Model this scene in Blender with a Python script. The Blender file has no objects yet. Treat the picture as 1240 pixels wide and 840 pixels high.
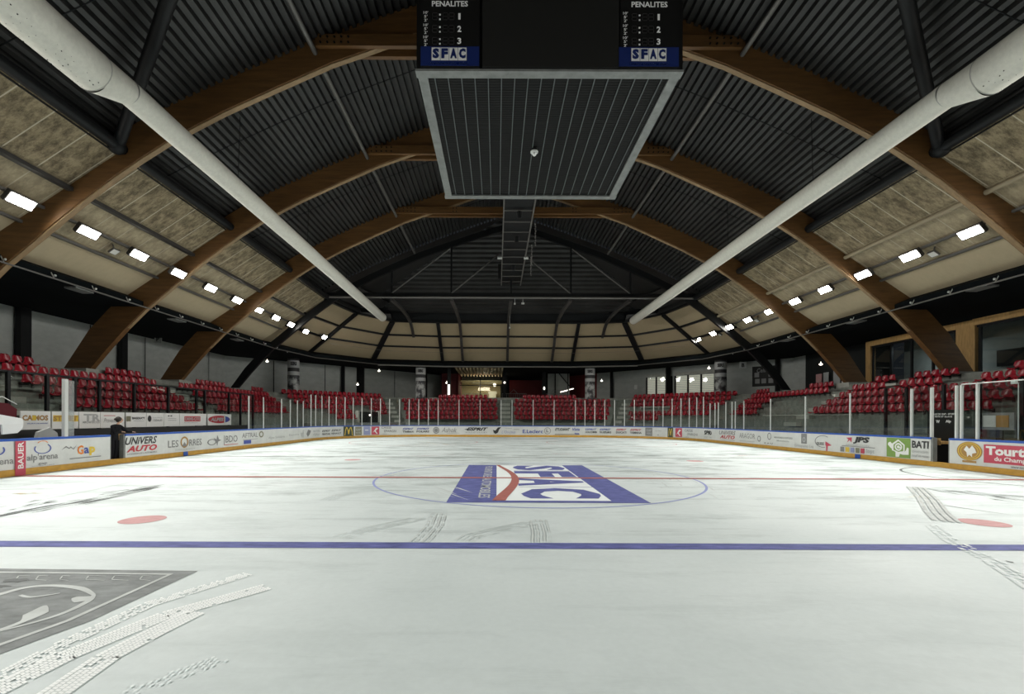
import bpy, math, random
from mathutils import Vector, Matrix
random.seed(7)
SC = bpy.context.scene
COL = SC.collection
PI = math.pi

# ------------------------------------------------------------------ camera, world, exposure
F, PX, PY, CH, ROLL, CX, CD = 562.6, 601.6, 506.8, 1.704, 0.0038, -1.11, 13.376
W, H = 1240, 840
cam = bpy.data.cameras.new('camera')
cam.sensor_width = 36.0
cam.sensor_fit = 'HORIZONTAL'
cam.lens = F / W * 36.0
cam.shift_x = (W / 2 - PX) / W
cam.shift_y = (PY - H / 2) / W
cam.clip_start = 0.05
cam.clip_end = 500
cam_o = bpy.data.objects.new('camera', cam)
COL.objects.link(cam_o)
cam_o.matrix_world = Matrix.Translation((CX, -CD, CH)) @ Matrix.Rotation(PI / 2, 4, 'X') @ Matrix.Rotation(ROLL, 4, 'Z')
SC.camera = cam_o
wd = bpy.data.worlds.new('world')
SC.world = wd
wd.use_nodes = True
wd.node_tree.nodes['Background'].inputs[0].default_value = (0.75, 0.85, 1.0, 1)
wd.node_tree.nodes['Background'].inputs[1].default_value = 0.02
SC.view_settings.view_transform = 'Standard'
SC.view_settings.look = 'None'
SC.view_settings.exposure = 0.0
SC.view_settings.gamma = 1.0
SC.view_settings.use_curve_mapping = False
LAMP_W = 196.0          # watts of one floodlight
LENS = 60.0             # glow of its lens


# ------------------------------------------------------------------ materials
def mat(name, col, rough=0.6, metal=0.0, spec=0.5, emis=0.0, noise=None, bump=None):
    m = bpy.data.materials.new(name)
    m.use_nodes = True
    nt = m.node_tree
    b = nt.nodes['Principled BSDF']
    b.inputs['Base Color'].default_value = (*col, 1)
    b.inputs['Roughness'].default_value = rough
    b.inputs['Metallic'].default_value = metal
    b.inputs['Specular IOR Level'].default_value = spec
    if emis:
        b.inputs['Emission Color'].default_value = (*col, 1)
        b.inputs['Emission Strength'].default_value = emis
    if noise:
        sc_, amt, stretch = noise
        tc = nt.nodes.new('ShaderNodeTexCoord')
        mp = nt.nodes.new('ShaderNodeMapping')
        mp.inputs['Scale'].default_value = stretch
        nz = nt.nodes.new('ShaderNodeTexNoise')
        nz.inputs['Scale'].default_value = sc_
        nz.inputs['Detail'].default_value = 6
        nz.inputs['Roughness'].default_value = 0.65
        rp = nt.nodes.new('ShaderNodeValToRGB')
        rp.color_ramp.elements[0].position = 0.3
        rp.color_ramp.elements[1].position = 0.7
        rp.color_ramp.elements[0].color = (*[c * (1 - amt) for c in col], 1)
        rp.color_ramp.elements[1].color = (*[min(1, c * (1 + amt * 0.6)) for c in col], 1)
        nt.links.new(tc.outputs['Object'], mp.inputs[0])
        nt.links.new(mp.outputs[0], nz.inputs['Vector'])
        nt.links.new(nz.outputs['Fac'], rp.inputs[0])
        nt.links.new(rp.outputs[0], b.inputs['Base Color'])
        if bump:
            bp = nt.nodes.new('ShaderNodeBump')
            bp.inputs['Strength'].default_value = bump
            bp.inputs['Distance'].default_value = 0.02
            nt.links.new(nz.outputs['Fac'], bp.inputs['Height'])
            nt.links.new(bp.outputs[0], b.inputs['Normal'])
    return m


M = {}
M['wood'] = mat('glulam', (0.150, 0.072, 0.022), 0.5, noise=(2.2, 0.42, (0.35, 3, 3.5)), bump=0.15)
M['wood_pale'] = mat('glulam_edge', (0.30, 0.20, 0.105), 0.6, noise=(3, 0.3, (1, 3, 1)))
M['pine'] = mat('pine_cladding', (0.50, 0.30, 0.11), 0.5, noise=(3, 0.3, (4, 4, 0.6)))
M['black'] = mat('black_steel', (0.008, 0.009, 0.010), 0.5, 0.0, 0.25, noise=(3, 0.3, (1, 1, 1)))
M['dsteel'] = mat('dark_grey_steel', (0.05, 0.048, 0.046), 0.45, 0.2, noise=(3, 0.3, (1, 1, 1)))
M['gsteel'] = mat('grey_steel', (0.16, 0.155, 0.145), 0.4, 0.4)
M['deck'] = mat('ribbed_deck', (0.034, 0.034, 0.033), 0.42, 0.15, noise=(0.5, 0.35, (1, 1, 1)))
M['fascia'] = mat('black_fascia', (0.010, 0.011, 0.012), 0.6)
M['soffit'] = mat('dark_soffit', (0.005, 0.007, 0.008), 0.9, 0.0, 0.08, noise=(1, 0.3, (1, 1, 1)))
M['duct'] = mat('white_textile_duct', (0.66, 0.65, 0.58), 0.8, noise=(9, 0.10, (1, 1, 1)))
M['beige_steel'] = mat('beige_painted_steel', (0.30, 0.25, 0.165), 0.6)
M['speck'] = mat('black_vent_hole', (0.03, 0.03, 0.03), 0.8)
M['ductseam'] = mat('grey_seam', (0.40, 0.40, 0.37), 0.8)
M['alu'] = mat('aluminium', (0.24, 0.25, 0.24), 0.45, 0.3, noise=(4, 0.25, (1, 1, 1)))
M['alu_bright'] = mat('pale_aluminium', (0.62, 0.64, 0.62), 0.4, 0.2)
M['screen'] = mat('dark_screen', (0.018, 0.018, 0.017), 0.5)
M['housing'] = mat('black_housing', (0.010, 0.010, 0.010), 0.5)
M['grille'] = mat('dark_grille', (0.016, 0.024, 0.028), 0.6, noise=(12, 0.4, (0.15, 1, 1)))
M['wire'] = mat('grey_wire', (0.11, 0.125, 0.125), 0.5, 0.3)
M['w_led'] = mat('unlit_white_print', (0.9, 0.9, 0.9), 0.6)
M['seg'] = mat('unlit_digit', (0.03, 0.028, 0.028), 0.5)
M['navy'] = mat('navy_print', (0.004, 0.016, 0.11), 0.5)
M['white'] = mat('white_print', (0.80, 0.80, 0.78), 0.5)
M['board'] = mat('white_dasher_plastic', (0.66, 0.67, 0.65), 0.35, noise=(1.5, 0.12, (1, 1, 1)))
M['yellow'] = mat('yellow_kick_plate', (0.60, 0.33, 0.045), 0.4, noise=(3, 0.25, (1, 1, 3)))
M['blue_cap'] = mat('blue_cap_rail', (0.02, 0.09, 0.42), 0.35)
M['ink'] = mat('black_ink', (0.03, 0.03, 0.032), 0.6)
M['grey_ink'] = mat('grey_ink', (0.22, 0.22, 0.22), 0.6)
M['lt_ink'] = mat('light_grey_ink', (0.42, 0.43, 0.43), 0.6)
M['red_ink'] = mat('red_ink', (0.48, 0.035, 0.05), 0.5)
M['rose_ink'] = mat('rose_ink', (0.52, 0.06, 0.10), 0.5)
M['blue_ink'] = mat('blue_ink', (0.05, 0.08, 0.36), 0.5)
M['orange_ink'] = mat('orange_ink', (0.75, 0.22, 0.03), 0.5)
M['gold_ink'] = mat('gold_ink', (0.72, 0.50, 0.05), 0.5)
M['green_ink'] = mat('leaf_green_ink', (0.20, 0.33, 0.07), 0.5)
M['dgreen_ink'] = mat('dark_green_ink', (0.035, 0.05, 0.03), 0.5)
M['olive_ink'] = mat('olive_ink', (0.20, 0.19, 0.12), 0.5)
M['lav_ink'] = mat('lavender_ink', (0.27, 0.30, 0.50), 0.5)
M['brown_ink'] = mat('brown_ink', (0.40, 0.22, 0.06), 0.5)
M['seat'] = mat('red_seat_plastic', (0.27, 0.006, 0.018), 0.22)
M['concrete'] = mat('terrace_concrete', (0.23, 0.24, 0.215), 0.85, noise=(3, 0.3, (1, 1, 1)))
M['concrete_lt'] = mat('pale_concrete', (0.42, 0.42, 0.38), 0.85, noise=(3, 0.2, (1, 1, 1)))
M['wall_grey'] = mat('grey_wall_panel', (0.42, 0.44, 0.42), 0.8, noise=(1.2, 0.14, (1, 1, 2)))
M['wall_dark'] = mat('dark_wall', (0.02, 0.022, 0.022), 0.8)
M['wall_red'] = mat('dark_red_wall', (0.14, 0.008, 0.012), 0.6)
M['cream'] = mat('cream_wall', (0.62, 0.52, 0.33), 0.7)
M['rubber'] = mat('rubber_floor', (0.05, 0.05, 0.05), 0.8)
M['maroon'] = mat('maroon_cloth', (0.10, 0.006, 0.012), 0.8)
M['cloth_w'] = mat('white_cloth', (0.75, 0.76, 0.76), 0.8)
M['cloth_b'] = mat('black_cloth', (0.010, 0.010, 0.012), 0.8)
M['skin'] = mat('skin', (0.52, 0.32, 0.22), 0.55)
M['hair'] = mat('dark_hair', (0.02, 0.016, 0.013), 0.6)
M['mark_blue'] = mat('ice_blue_paint', (0.13, 0.145, 0.36), 0.35, noise=(3, 0.45, (1, 3, 1)))
M['mark_bluelt'] = mat('ice_blue_thin', (0.30, 0.34, 0.60), 0.35)
M['mark_red'] = mat('ice_red_paint', (0.40, 0.15, 0.13), 0.35, noise=(5, 0.25, (1, 3, 1)))
M['mark_pink'] = mat('ice_pink_paint', (0.56, 0.32, 0.32), 0.35, noise=(5, 0.2, (1, 3, 1)))
M['mark_grey'] = mat('ice_grey_print', (0.25, 0.268, 0.268), 0.4, noise=(2.6, 0.35, (1, 2.2, 1)))
M['mark_dgrey'] = mat('ice_dark_grey_print', (0.15, 0.16, 0.16), 0.4)
M['mark_white'] = mat('ice_white_print', (0.78, 0.83, 0.83), 0.4)
M['mark_pale'] = mat('ice_pale_grey_print', (0.55, 0.58, 0.57), 0.4, noise=(3, 0.2, (1, 1, 1)))
M['mark_ochre'] = mat('ice_ochre_print', (0.62, 0.50, 0.30), 0.4)
M['snow'] = mat('packed_snow', (0.95, 0.98, 0.97), 0.6)
M['skid'] = mat('skate_dirt', (0.56, 0.60, 0.59), 0.5)
M['lens'] = mat('floodlight_lens', (1.0, 0.96, 0.86), 0.3, emis=LENS)
M['lens_off'] = mat('unlit_lens', (0.75, 0.75, 0.70), 0.3)
M['lampglow'] = mat('lit_lamp', (1.0, 0.93, 0.8), 0.3, emis=3.0)
M['blind'] = mat('lit_window_blind', (0.80, 0.78, 0.66), 0.6, emis=0.35)


def glass_mat(name, tint, gloss=0.10, rough=0.02):
    m = bpy.data.materials.new(name)
    m.use_nodes = True
    nt = m.node_tree
    nt.nodes.clear()
    o = nt.nodes.new('ShaderNodeOutputMaterial')
    mx = nt.nodes.new('ShaderNodeMixShader')
    t = nt.nodes.new('ShaderNodeBsdfTransparent')
    t.inputs[0].default_value = (*tint, 1)
    g = nt.nodes.new('ShaderNodeBsdfGlossy')
    g.inputs['Roughness'].default_value = rough
    mx.inputs[0].default_value = gloss
    nt.links.new(t.outputs[0], mx.inputs[1])
    nt.links.new(g.outputs[0], mx.inputs[2])
    nt.links.new(mx.outputs[0], o.inputs[0])
    return m


M['glass'] = glass_mat('rink_glass', (0.86, 0.89, 0.88), 0.05)
M['glass_frost'] = glass_mat('scuffed_glass', (0.70, 0.74, 0.74), 0.22, 0.5)
M['glass_dark'] = glass_mat('dark_glazing', (0.72, 0.76, 0.76), 0.07)


def panel_mat(name, base, dark, seam, mott):
    """pressed wood-wool roof panel: joints every 1.2 m along the hall and blotchy staining"""
    m = bpy.data.materials.new(name)
    m.use_nodes = True
    nt = m.node_tree
    b = nt.nodes['Principled BSDF']
    b.inputs['Roughness'].default_value = 0.9
    tc = nt.nodes.new('ShaderNodeTexCoord')
    nz = nt.nodes.new('ShaderNodeTexNoise')
    nz.inputs['Scale'].default_value = 2.6
    nz.inputs['Detail'].default_value = 10
    nz.inputs['Roughness'].default_value = 0.8
    mp = nt.nodes.new('ShaderNodeMapping')
    mp.inputs['Scale'].default_value = (0.6, 1.5, 1.0)
    rp = nt.nodes.new('ShaderNodeValToRGB')
    rp.color_ramp.elements[0].position = 0.5 - mott
    rp.color_ramp.elements[1].position = 0.5 + mott
    rp.color_ramp.elements[0].color = (*dark, 1)
    rp.color_ramp.elements[1].color = (*base, 1)
    sp = nt.nodes.new('ShaderNodeSeparateXYZ')
    d = nt.nodes.new('ShaderNodeMath'); d.operation = 'DIVIDE'; d.inputs[1].default_value = 1.13
    fr = nt.nodes.new('ShaderNodeMath'); fr.operation = 'FRACT'
    lt = nt.nodes.new('ShaderNodeMath'); lt.operation = 'LESS_THAN'; lt.inputs[1].default_value = 0.035
    mul = nt.nodes.new('ShaderNodeMath'); mul.operation = 'MULTIPLY'; mul.inputs[1].default_value = seam
    mx = nt.nodes.new('ShaderNodeMix'); mx.data_type = 'RGBA'
    mx.inputs[7].default_value = (0.60, 0.54, 0.42, 1)
    L = nt.links.new
    L(tc.outputs['Object'], mp.inputs[0]); L(mp.outputs[0], nz.inputs['Vector']); L(nz.outputs['Fac'], rp.inputs[0])
    L(tc.outputs['Object'], sp.inputs[0]); L(sp.outputs['Y'], d.inputs[0]); L(d.outputs[0], fr.inputs[0])
    L(fr.outputs[0], lt.inputs[0]); L(lt.outputs[0], mul.inputs[0]); L(mul.outputs[0], mx.inputs[0])
    L(rp.outputs[0], mx.inputs[6]); L(mx.outputs[2], b.inputs['Base Color'])
    return m


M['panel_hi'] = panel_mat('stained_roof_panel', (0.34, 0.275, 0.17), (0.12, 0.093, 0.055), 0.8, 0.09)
M['panel_mid'] = panel_mat('roof_panel', (0.45, 0.375, 0.245), (0.26, 0.215, 0.14), 0.5, 0.11)  # base raised to carry brightness close to the floodlights
M['panel_lo'] = panel_mat('lamp_brightened_roof_panel', (0.52, 0.43, 0.285), (0.44, 0.365, 0.24), 0.0, 0.25)  # palest base, lamp brightness on the lower strip put into the colour
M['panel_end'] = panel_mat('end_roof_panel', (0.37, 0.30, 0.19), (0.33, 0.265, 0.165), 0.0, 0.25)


def ice_mat():
    m = bpy.data.materials.new('ice')
    m.use_nodes = True
    nt = m.node_tree
    L = nt.links.new
    b = nt.nodes['Principled BSDF']
    tc = nt.nodes.new('ShaderNodeTexCoord')

    def nz(scale, stretch, detail=6, rough=0.6, rot=0.0):
        mp = nt.nodes.new('ShaderNodeMapping')
        mp.inputs['Scale'].default_value = stretch
        mp.inputs['Rotation'].default_value = (0, 0, rot)
        n = nt.nodes.new('ShaderNodeTexNoise')
        n.inputs['Scale'].default_value = scale
        n.inputs['Detail'].default_value = detail
        n.inputs['Roughness'].default_value = rough
        L(tc.outputs['Object'], mp.inputs[0]); L(mp.outputs[0], n.inputs['Vector'])
        return n.outputs['Fac']

    def ramp(src, p0, p1, c0, c1):
        r = nt.nodes.new('ShaderNodeValToRGB')
        r.color_ramp.elements[0].position = p0
        r.color_ramp.elements[1].position = p1
        r.color_ramp.elements[0].color = c0
        r.color_ramp.elements[1].color = c1
        L(src, r.inputs[0])
        return r.outputs[0]

    def mult(a, c, f=1.0):
        x = nt.nodes.new('ShaderNodeMix'); x.data_type = 'RGBA'; x.blend_type = 'MULTIPLY'
        x.inputs[0].default_value = f
        L(a, x.inputs[6]); L(c, x.inputs[7])
        return x.outputs[2]
    base = ramp(nz(0.35, (1, 0.7, 1), 8), 0.3, 0.7, (0.59, 0.655, 0.655, 1), (0.69, 0.755, 0.755, 1))
    streak = ramp(nz(1.0, (0.35, 0.8, 1), 9, 0.72, 0.5), 0.38, 0.50, (0.46, 0.49, 0.48, 1), (1, 1, 1, 1))
    streak2 = ramp(nz(1.6, (0.22, 1.4, 1), 9, 0.72, -0.35), 0.38, 0.46, (0.42, 0.45, 0.44, 1), (1, 1, 1, 1))
    fine = ramp(nz(14, (1, 1, 1), 4), 0.3, 0.7, (0.95, 0.95, 0.95, 1), (1, 1, 1, 1))
    sy = nt.nodes.new('ShaderNodeSeparateXYZ'); L(tc.outputs['Object'], sy.inputs[0])
    mr = nt.nodes.new('ShaderNodeMapRange')
    mr.inputs[1].default_value = -8.0; mr.inputs[2].default_value = 6.0; mr.inputs[3].default_value = 0.12; mr.inputs[4].default_value = 0.9
    L(sy.outputs['Y'], mr.inputs[0])

    def multf(a, c_):
        x = nt.nodes.new('ShaderNodeMix'); x.data_type = 'RGBA'; x.blend_type = 'MULTIPLY'
        L(mr.outputs[0], x.inputs[0]); L(a, x.inputs[6]); L(c_, x.inputs[7])
        return x.outputs[2]
    c = mult(multf(multf(base, streak), streak2), fine)
    L(c, b.inputs['Base Color'])
    rr = nt.nodes.new('ShaderNodeMapRange')
    rr.inputs[1].default_value = 0.3; rr.inputs[2].default_value = 0.7
    rr.inputs[3].default_value = 0.45; rr.inputs[4].default_value = 0.65
    L(nz(0.8, (0.5, 1, 1)), rr.inputs[0]); L(rr.outputs[0], b.inputs['Roughness'])
    b.inputs['Specular IOR Level'].default_value = 0.2
    bp = nt.nodes.new('ShaderNodeBump')
    bp.inputs['Strength'].default_value = 0.25; bp.inputs['Distance'].default_value = 0.01
    L(nz(5, (1, 1, 1)), bp.inputs['Height']); L(bp.outputs[0], b.inputs['Normal'])
    return m


M['ice'] = ice_mat()


# ------------------------------------------------------------------ helpers
def unproj_x(u, X):
    """depth along the hall where the ray through column u meets the plane x = X"""
    return F * (X - CX) / (u - PX)


def ground(u, v):
    a, b = u - PX, v - PY
    x, y = a + ROLL * b, -ROLL * a + b
    d = F * CH / y
    return (CX + x * d / F, d - CD)


def at(u, v, d):
    a, b = u - PX, v - PY
    x, y = a + ROLL * b, -ROLL * a + b
    return Vector((CX + x * d / F, d - CD, CH - y * d / F))


def empty(name, loc=(0, 0, 0), rz=0.0, label=None, cat=None, group=None):
    o = bpy.data.objects.new(name, None)
    COL.objects.link(o)
    o.location = loc
    o.rotation_euler = (0, 0, rz)
    o.empty_display_size = 0.1
    if label: o['label'] = label
    if cat: o['category'] = cat
    if group: o['group'] = group
    return o


def tag(o, label, cat, group=None, kind=None):
    o['label'] = label
    o['category'] = cat
    if group: o['group'] = group
    if kind: o['kind'] = kind
    return o


def world_of(p):
    m = Matrix.Translation(p.location) @ Matrix.Rotation(p.rotation_euler[2], 4, 'Z')
    return world_of(p.parent) @ m if p.parent else m


for k_ in ('screen', 'housing', 'grille', 'cloth_b', 'rubber', 'wall_dark', 'fascia'):
    M[k_].node_tree.nodes['Principled BSDF'].inputs['Specular IOR Level'].default_value = 0.12
for k_ in M:
    if k_.startswith('mark') or k_ in ('snow', 'skid'):
        M[k_].node_tree.nodes['Principled BSDF'].inputs['Roughness'].default_value = 0.7
        M[k_].node_tree.nodes['Principled BSDF'].inputs['Specular IOR Level'].default_value = 0.12


class G:
    def __init__(s):
        s.v = []; s.f = []; s.sm = []

    def add(s, vs, fs, smooth=False):
        n = len(s.v)
        s.v += [Vector(p) for p in vs]
        for f in fs:
            s.f.append([n + i for i in f]); s.sm.append(smooth)
        return s

    def box(s, c, d, R=None):
        c = Vector(c); hx, hy, hz = d[0] / 2, d[1] / 2, d[2] / 2
        vs = [Vector((x, y, z)) for z in (-hz, hz) for y in (-hy, hy) for x in (-hx, hx)]
        if R is not None: vs = [R @ p for p in vs]
        return s.add([c + p for p in vs], [(0, 2, 3, 1), (4, 5, 7, 6), (0, 1, 5, 4), (2, 6, 7, 3), (0, 4, 6, 2), (1, 3, 7, 5)])

    def bar(s, a, b, w, h, up=(0, 0, 1)):
        """rectangular bar from a to b; w sideways, h along up"""
        a, b, up = Vector(a), Vector(b), Vector(up)
        t = (b - a).normalized()
        x = t.cross(up).normalized(); z = x.cross(t).normalized()
        vs = [p + x * i * w / 2 + z * j * h / 2 for p in (a, b) for i, j in ((-1, -1), (1, -1), (1, 1), (-1, 1))]
        return s.add(vs, [(0, 3, 2, 1), (4, 5, 6, 7), (0, 1, 5, 4), (1, 2, 6, 5), (2, 3, 7, 6), (3, 0, 4, 7)])

    def tube(s, pts, r, n=10, caps=True):
        pts = [Vector(p) for p in pts]
        rs = r if isinstance(r, (list, tuple)) else [r] * len(pts)
        rings = []
        for i, p in enumerate(pts):
            t = (pts[min(i + 1, len(pts) - 1)] - pts[max(i - 1, 0)]).normalized()
            ref = Vector((0, 0, 1)) if abs(t.z) < 0.9 else Vector((1, 0, 0))
            x = t.cross(ref).normalized(); y = t.cross(x)
            rings.append([p + (x * math.cos(2 * PI * k / n) + y * math.sin(2 * PI * k / n)) * rs[i] for k in range(n)])
        vs = [q for rg in rings for q in rg]
        fs = [(i * n + k, i * n + (k + 1) % n, (i + 1) * n + (k + 1) % n, (i + 1) * n + k) for i in range(len(pts) - 1) for k in range(n)]
        s.add(vs, fs, True)
        if caps: s.add(vs, [tuple(range(n))[::-1], tuple((len(pts) - 1) * n + k for k in range(n))])
        return s

    def prism(s, poly, off):
        """closed polygon (3-D, planar) pushed along off"""
        n = len(poly); off = Vector(off)
        vs = [Vector(p) for p in poly] + [Vector(p) + off for p in poly]
        return s.add(vs, [tuple(range(n))[::-1], tuple(range(n, 2 * n))] + [(i, (i + 1) % n, n + (i + 1) % n, n + i) for i in range(n)])

    def strip(s, A, B):
        n = len(A)
        return s.add(list(A) + list(B), [(i, i + 1, n + i + 1, n + i) for i in range(n - 1)])

    def sweep(s, prof, path):
        """loop of section points prof(i) -> list of points at each path index"""
        rings = [prof(i) for i in range(path)]
        n = len(rings[0])
        vs = [p for r in rings for p in r]
        fs = [(i * n + k, i * n + (k + 1) % n, (i + 1) * n + (k + 1) % n, (i + 1) * n + k) for i in range(path - 1) for k in range(n)]
        fs += [tuple(range(n))[::-1], tuple((path - 1) * n + k for k in range(n))]
        return s.add(vs, fs)

    def sphere(s, c, r, n=12, m=8, scale=(1, 1, 1), R=None):
        c = Vector(c); vs = []
        for i in range(m + 1):
            th = PI * i / m
            for k in range(n):
                p = Vector((r * math.sin(th) * math.cos(2 * PI * k / n) * scale[0], r * math.sin(th) * math.sin(2 * PI * k / n) * scale[1], r * math.cos(th) * scale[2]))
                if R is not None: p = R @ p
                vs.append(c + p)
        return s.add(vs, [(i * n + k, (i + 1) * n + k, (i + 1) * n + (k + 1) % n, i * n + (k + 1) % n) for i in range(m) for k in range(n)], True)

    def make(s, name, m, parent=None, kind=None, label=None, cat=None, group=None):
        me = bpy.data.meshes.new(name)
        if parent is None:
            xs = [p.x for p in s.v]; ys = [p.y for p in s.v]; zs = [p.z for p in s.v]
            o0 = Vector(((min(xs) + max(xs)) / 2, (min(ys) + max(ys)) / 2, min(zs)))
            if kind == 'structure': o0 = Vector((0, 0, 0))
            vs = [p - o0 for p in s.v]
        else:
            inv = world_of(parent).inverted()
            vs = [inv @ p for p in s.v]
        me.from_pydata([tuple(p) for p in vs], [], s.f)
        me.polygons.foreach_set('use_smooth', s.sm)
        me.materials.append(M[m] if isinstance(m, str) else m)
        me.update()
        o = bpy.data.objects.new(name, me)
        COL.objects.link(o)
        if parent is None: o.location = o0
        else: o.parent = parent
        if kind: o['kind'] = kind
        if label: o['label'] = label
        if cat: o['category'] = cat
        if group: o['group'] = group
        return o


_txt = {}


def text_geo(s, bold=0.0, shear=0.0):
    key = (s, bold, shear)
    if key not in _txt:
        cu = bpy.data.curves.new('lettering', 'FONT')
        cu.body = s
        cu.size = 1
        cu.offset = bold
        cu.shear = shear
        cu.resolution_u = 2
        cu.align_x = 'LEFT'
        o = bpy.data.objects.new('lettering', cu)
        COL.objects.link(o)
        bpy.context.view_layer.update()
        dg = bpy.context.evaluated_depsgraph_get()
        me = bpy.data.meshes.new_from_object(o.evaluated_get(dg))
        vs = [(v.co.x, v.co.y) for v in me.vertices]
        fs = [tuple(p.vertices) for p in me.polygons]
        bpy.data.objects.remove(o); bpy.data.meshes.remove(me); bpy.data.curves.remove(cu)
        x0 = min(v[0] for v in vs); x1 = max(v[0] for v in vs); y0 = min(v[1] for v in vs); y1 = max(v[1] for v in vs)
        _txt[key] = ([((x - x0) / (x1 - x0) - 0.5, (y - y0) / (y1 - y0) - 0.5) for x, y in vs], fs)
    return _txt[key]


def put_text(g, s, O, T, U, w, h, bold=0.0, shear=0.0):
    """letters w wide and h high centred on O, reading along T, upright along U"""
    vs, fs = text_geo(s, bold, shear)
    O, T, U = Vector(O), Vector(T), Vector(U)
    return g.add([O + T * x * w + U * y * h for x, y in vs], fs)


def ellipse2(n=28, rx=0.5, rz=0.5, cx=0.0, cz=0.0):
    return [(cx + rx * math.cos(2 * PI * k / n), cz + rz * math.sin(2 * PI * k / n)) for k in range(n)]


# ------------------------------------------------------------------ rink outline
RW, RY, RR = 15.0, 30.0, 8.5
Y_NEAR = -17.0


def rink_path(o=0.0, y0=Y_NEAR, n=16):
    """outline from the near left, round the far end, to the near right, pushed out by o"""
    r = RR + o
    p = [(-RW - o, y0)]
    for k in range(n + 1):
        a = PI - (PI / 2) * k / n
        p.append((-RW + RR + r * math.cos(a), RY - RR + r * math.sin(a)))
    for k in range(n + 1):
        a = PI / 2 - (PI / 2) * k / n
        p.append((RW - RR + r * math.cos(a), RY - RR + r * math.sin(a)))
    p.append((RW + o, y0))
    return p


PATH = rink_path(n=40)
CUM = [0.0]
for a, b in zip(PATH, PATH[1:]): CUM.append(CUM[-1] + math.dist(a, b))


def path_at(s):
    s = max(0.0, min(CUM[-1] - 1e-6, s))
    i = max(k for k in range(len(CUM) - 1) if CUM[k] <= s)
    t = (s - CUM[i]) / (CUM[i + 1] - CUM[i])
    a, b = Vector(PATH[i]), Vector(PATH[i + 1])
    return a.lerp(b, t), (b - a).normalized()


def s_of_u(u):
    """arc length where the sight line of column u meets the boards"""
    k = (u - PX) / F
    best = None
    for i in range(len(PATH) - 1):
        (x0, y0), (x1, y1) = PATH[i], PATH[i + 1]
        g0 = (x0 - CX) - k * (y0 + CD); g1 = (x1 - CX) - k * (y1 + CD)
        if g0 * g1 <= 0 and g0 != g1:
            t = g0 / (g0 - g1)
            if y0 + (y1 - y0) * t + CD > 0.5:
                return CUM[i] + t * (CUM[i + 1] - CUM[i])
    return None


def section_pts(s0, s1):
    ss = [s0] + [c for c in CUM if s0 + 0.02 < c < s1 - 0.02] + [s1]
    out = []
    for s in ss:
        p, t = path_at(min(s1 - 0.001, max(s0 + 0.001, s)))
        q, _ = path_at(s)
        out.append((q, t))
    return out


# ================================================================== STRUCTURE
# ---- ice
g = G()
op = rink_path(0.05, y0=-26.0, n=20)
g.add([(x, y, 0.0) for x, y in op], [tuple(range(len(op)))[::-1]])
ice = g.make('floor', 'ice', kind='structure')
g = G(); g.box((0, 5, -0.06), (54, 90, 0.08))
g.make('floor', 'rubber', kind='structure')

MZ = 0.004


def mark(name, m, quads=None, polys=None, z=MZ):
    g = G()
    for p in (polys or []):
        g.add([(x, y, z) for x, y in p], [tuple(range(len(p)))])
    for q in (quads or []):
        x0, y0, x1, y1 = q
        g.add([(x0, y0, z), (x1, y0, z), (x1, y1, z), (x0, y1, z)], [(0, 1, 2, 3)])
    return g.make(name, m, ice)


def ring(cx, cy, r0, r1, a0=0.0, a1=2 * PI, n=96, sx=1.0, sy=1.0, z=MZ, g=None):
    g = g or G()
    A = [(cx + r0 * sx * math.cos(a0 + (a1 - a0) * k / n), cy + r0 * sy * math.sin(a0 + (a1 - a0) * k / n), z) for k in range(n + 1)]
    B = [(cx + r1 * sx * math.cos(a0 + (a1 - a0) * k / n), cy + r1 * sy * math.sin(a0 + (a1 - a0) * k / n), z) for k in range(n + 1)]
    return g.strip(B, A)


mark('centre_line', 'mark_red', quads=[(-15, -0.12, 15, 0.12)], z=0.008)
mark('blue_line', 'mark_blue', quads=[(-15, -7.29, 15, -7.0)])
mark('blue_line', 'mark_dgrey', quads=[(-15, 7.06, 15, 7.2)])
mark('goal_line', 'mark_pink', quads=[(-13.5, 25.95, 13.5, 26.02)])
ring(0, 0, 4.47, 4.53, n=128).make('centre_circle', 'mark_bluelt', ice)
for x in (-7, 7):
    for y in (-5.64, 5.64):
        mark('face_off_spot', 'mark_pink', polys=[[(x + 0.33 * math.cos(2 * PI * k / 32), y + 0.33 * math.sin(2 * PI * k / 32)) for k in range(32)]])
    ring(x, 20, 4.47, 4.53, n=64).make('face_off_circle', 'mark_pink', ice)
ring(15.0, 0.6, 2.95, 3.02, a0=PI / 2, a1=3 * PI / 2, n=40).make('referee_crease', 'mark_dgrey', ice)

# centre advert painted in the ice: blue frame, white letter tiles
mark('centre_logo', 'mark_blue', quads=[(-2.13, -3.95, 2.03, 3.70)])
mark('centre_logo', 'mark_white', quads=[(-1.11, -3.72, 1.28, 3.62)], z=0.006)
gl = G()
for i, (ch, y) in enumerate(zip('SFAC', (2.72, 0.95, -0.85, -2.72))):
    put_text(gl, ch, (0.34, y, 0.009), (0, -1, 0), (1, 0, 0), 1.5, 1.78, 0.05)
gl.make('logo_lettering', 'mark_blue', ice)
mark('logo_rule', 'mark_blue', quads=[(-0.55, yy - 0.025, 1.28, yy + 0.025) for yy in (1.85, 0.07, -1.78)], z=0.007)
gl = G(); put_text(gl, 'FOURNITURES AUTOMOBILES', (-1.38, -0.1, 0.007), (0, -1, 0), (1, 0, 0), 6.6, 0.26, 0.01)
gl.make('logo_lettering', 'mark_pale', ice)
A, B = [], []
for k in range(25):
    t = k / 24; y = 3.68 - 7.4 * t
    x = -1.06 + 0.48 * math.sin(PI * t) ** 1.2
    wd_ = 0.06 + 0.08 * t
    A.append((x - wd_, y, 0.010)); B.append((x + wd_, y, 0.010))
G().strip(A, B).make('logo_curve', 'mark_red', ice)

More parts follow.
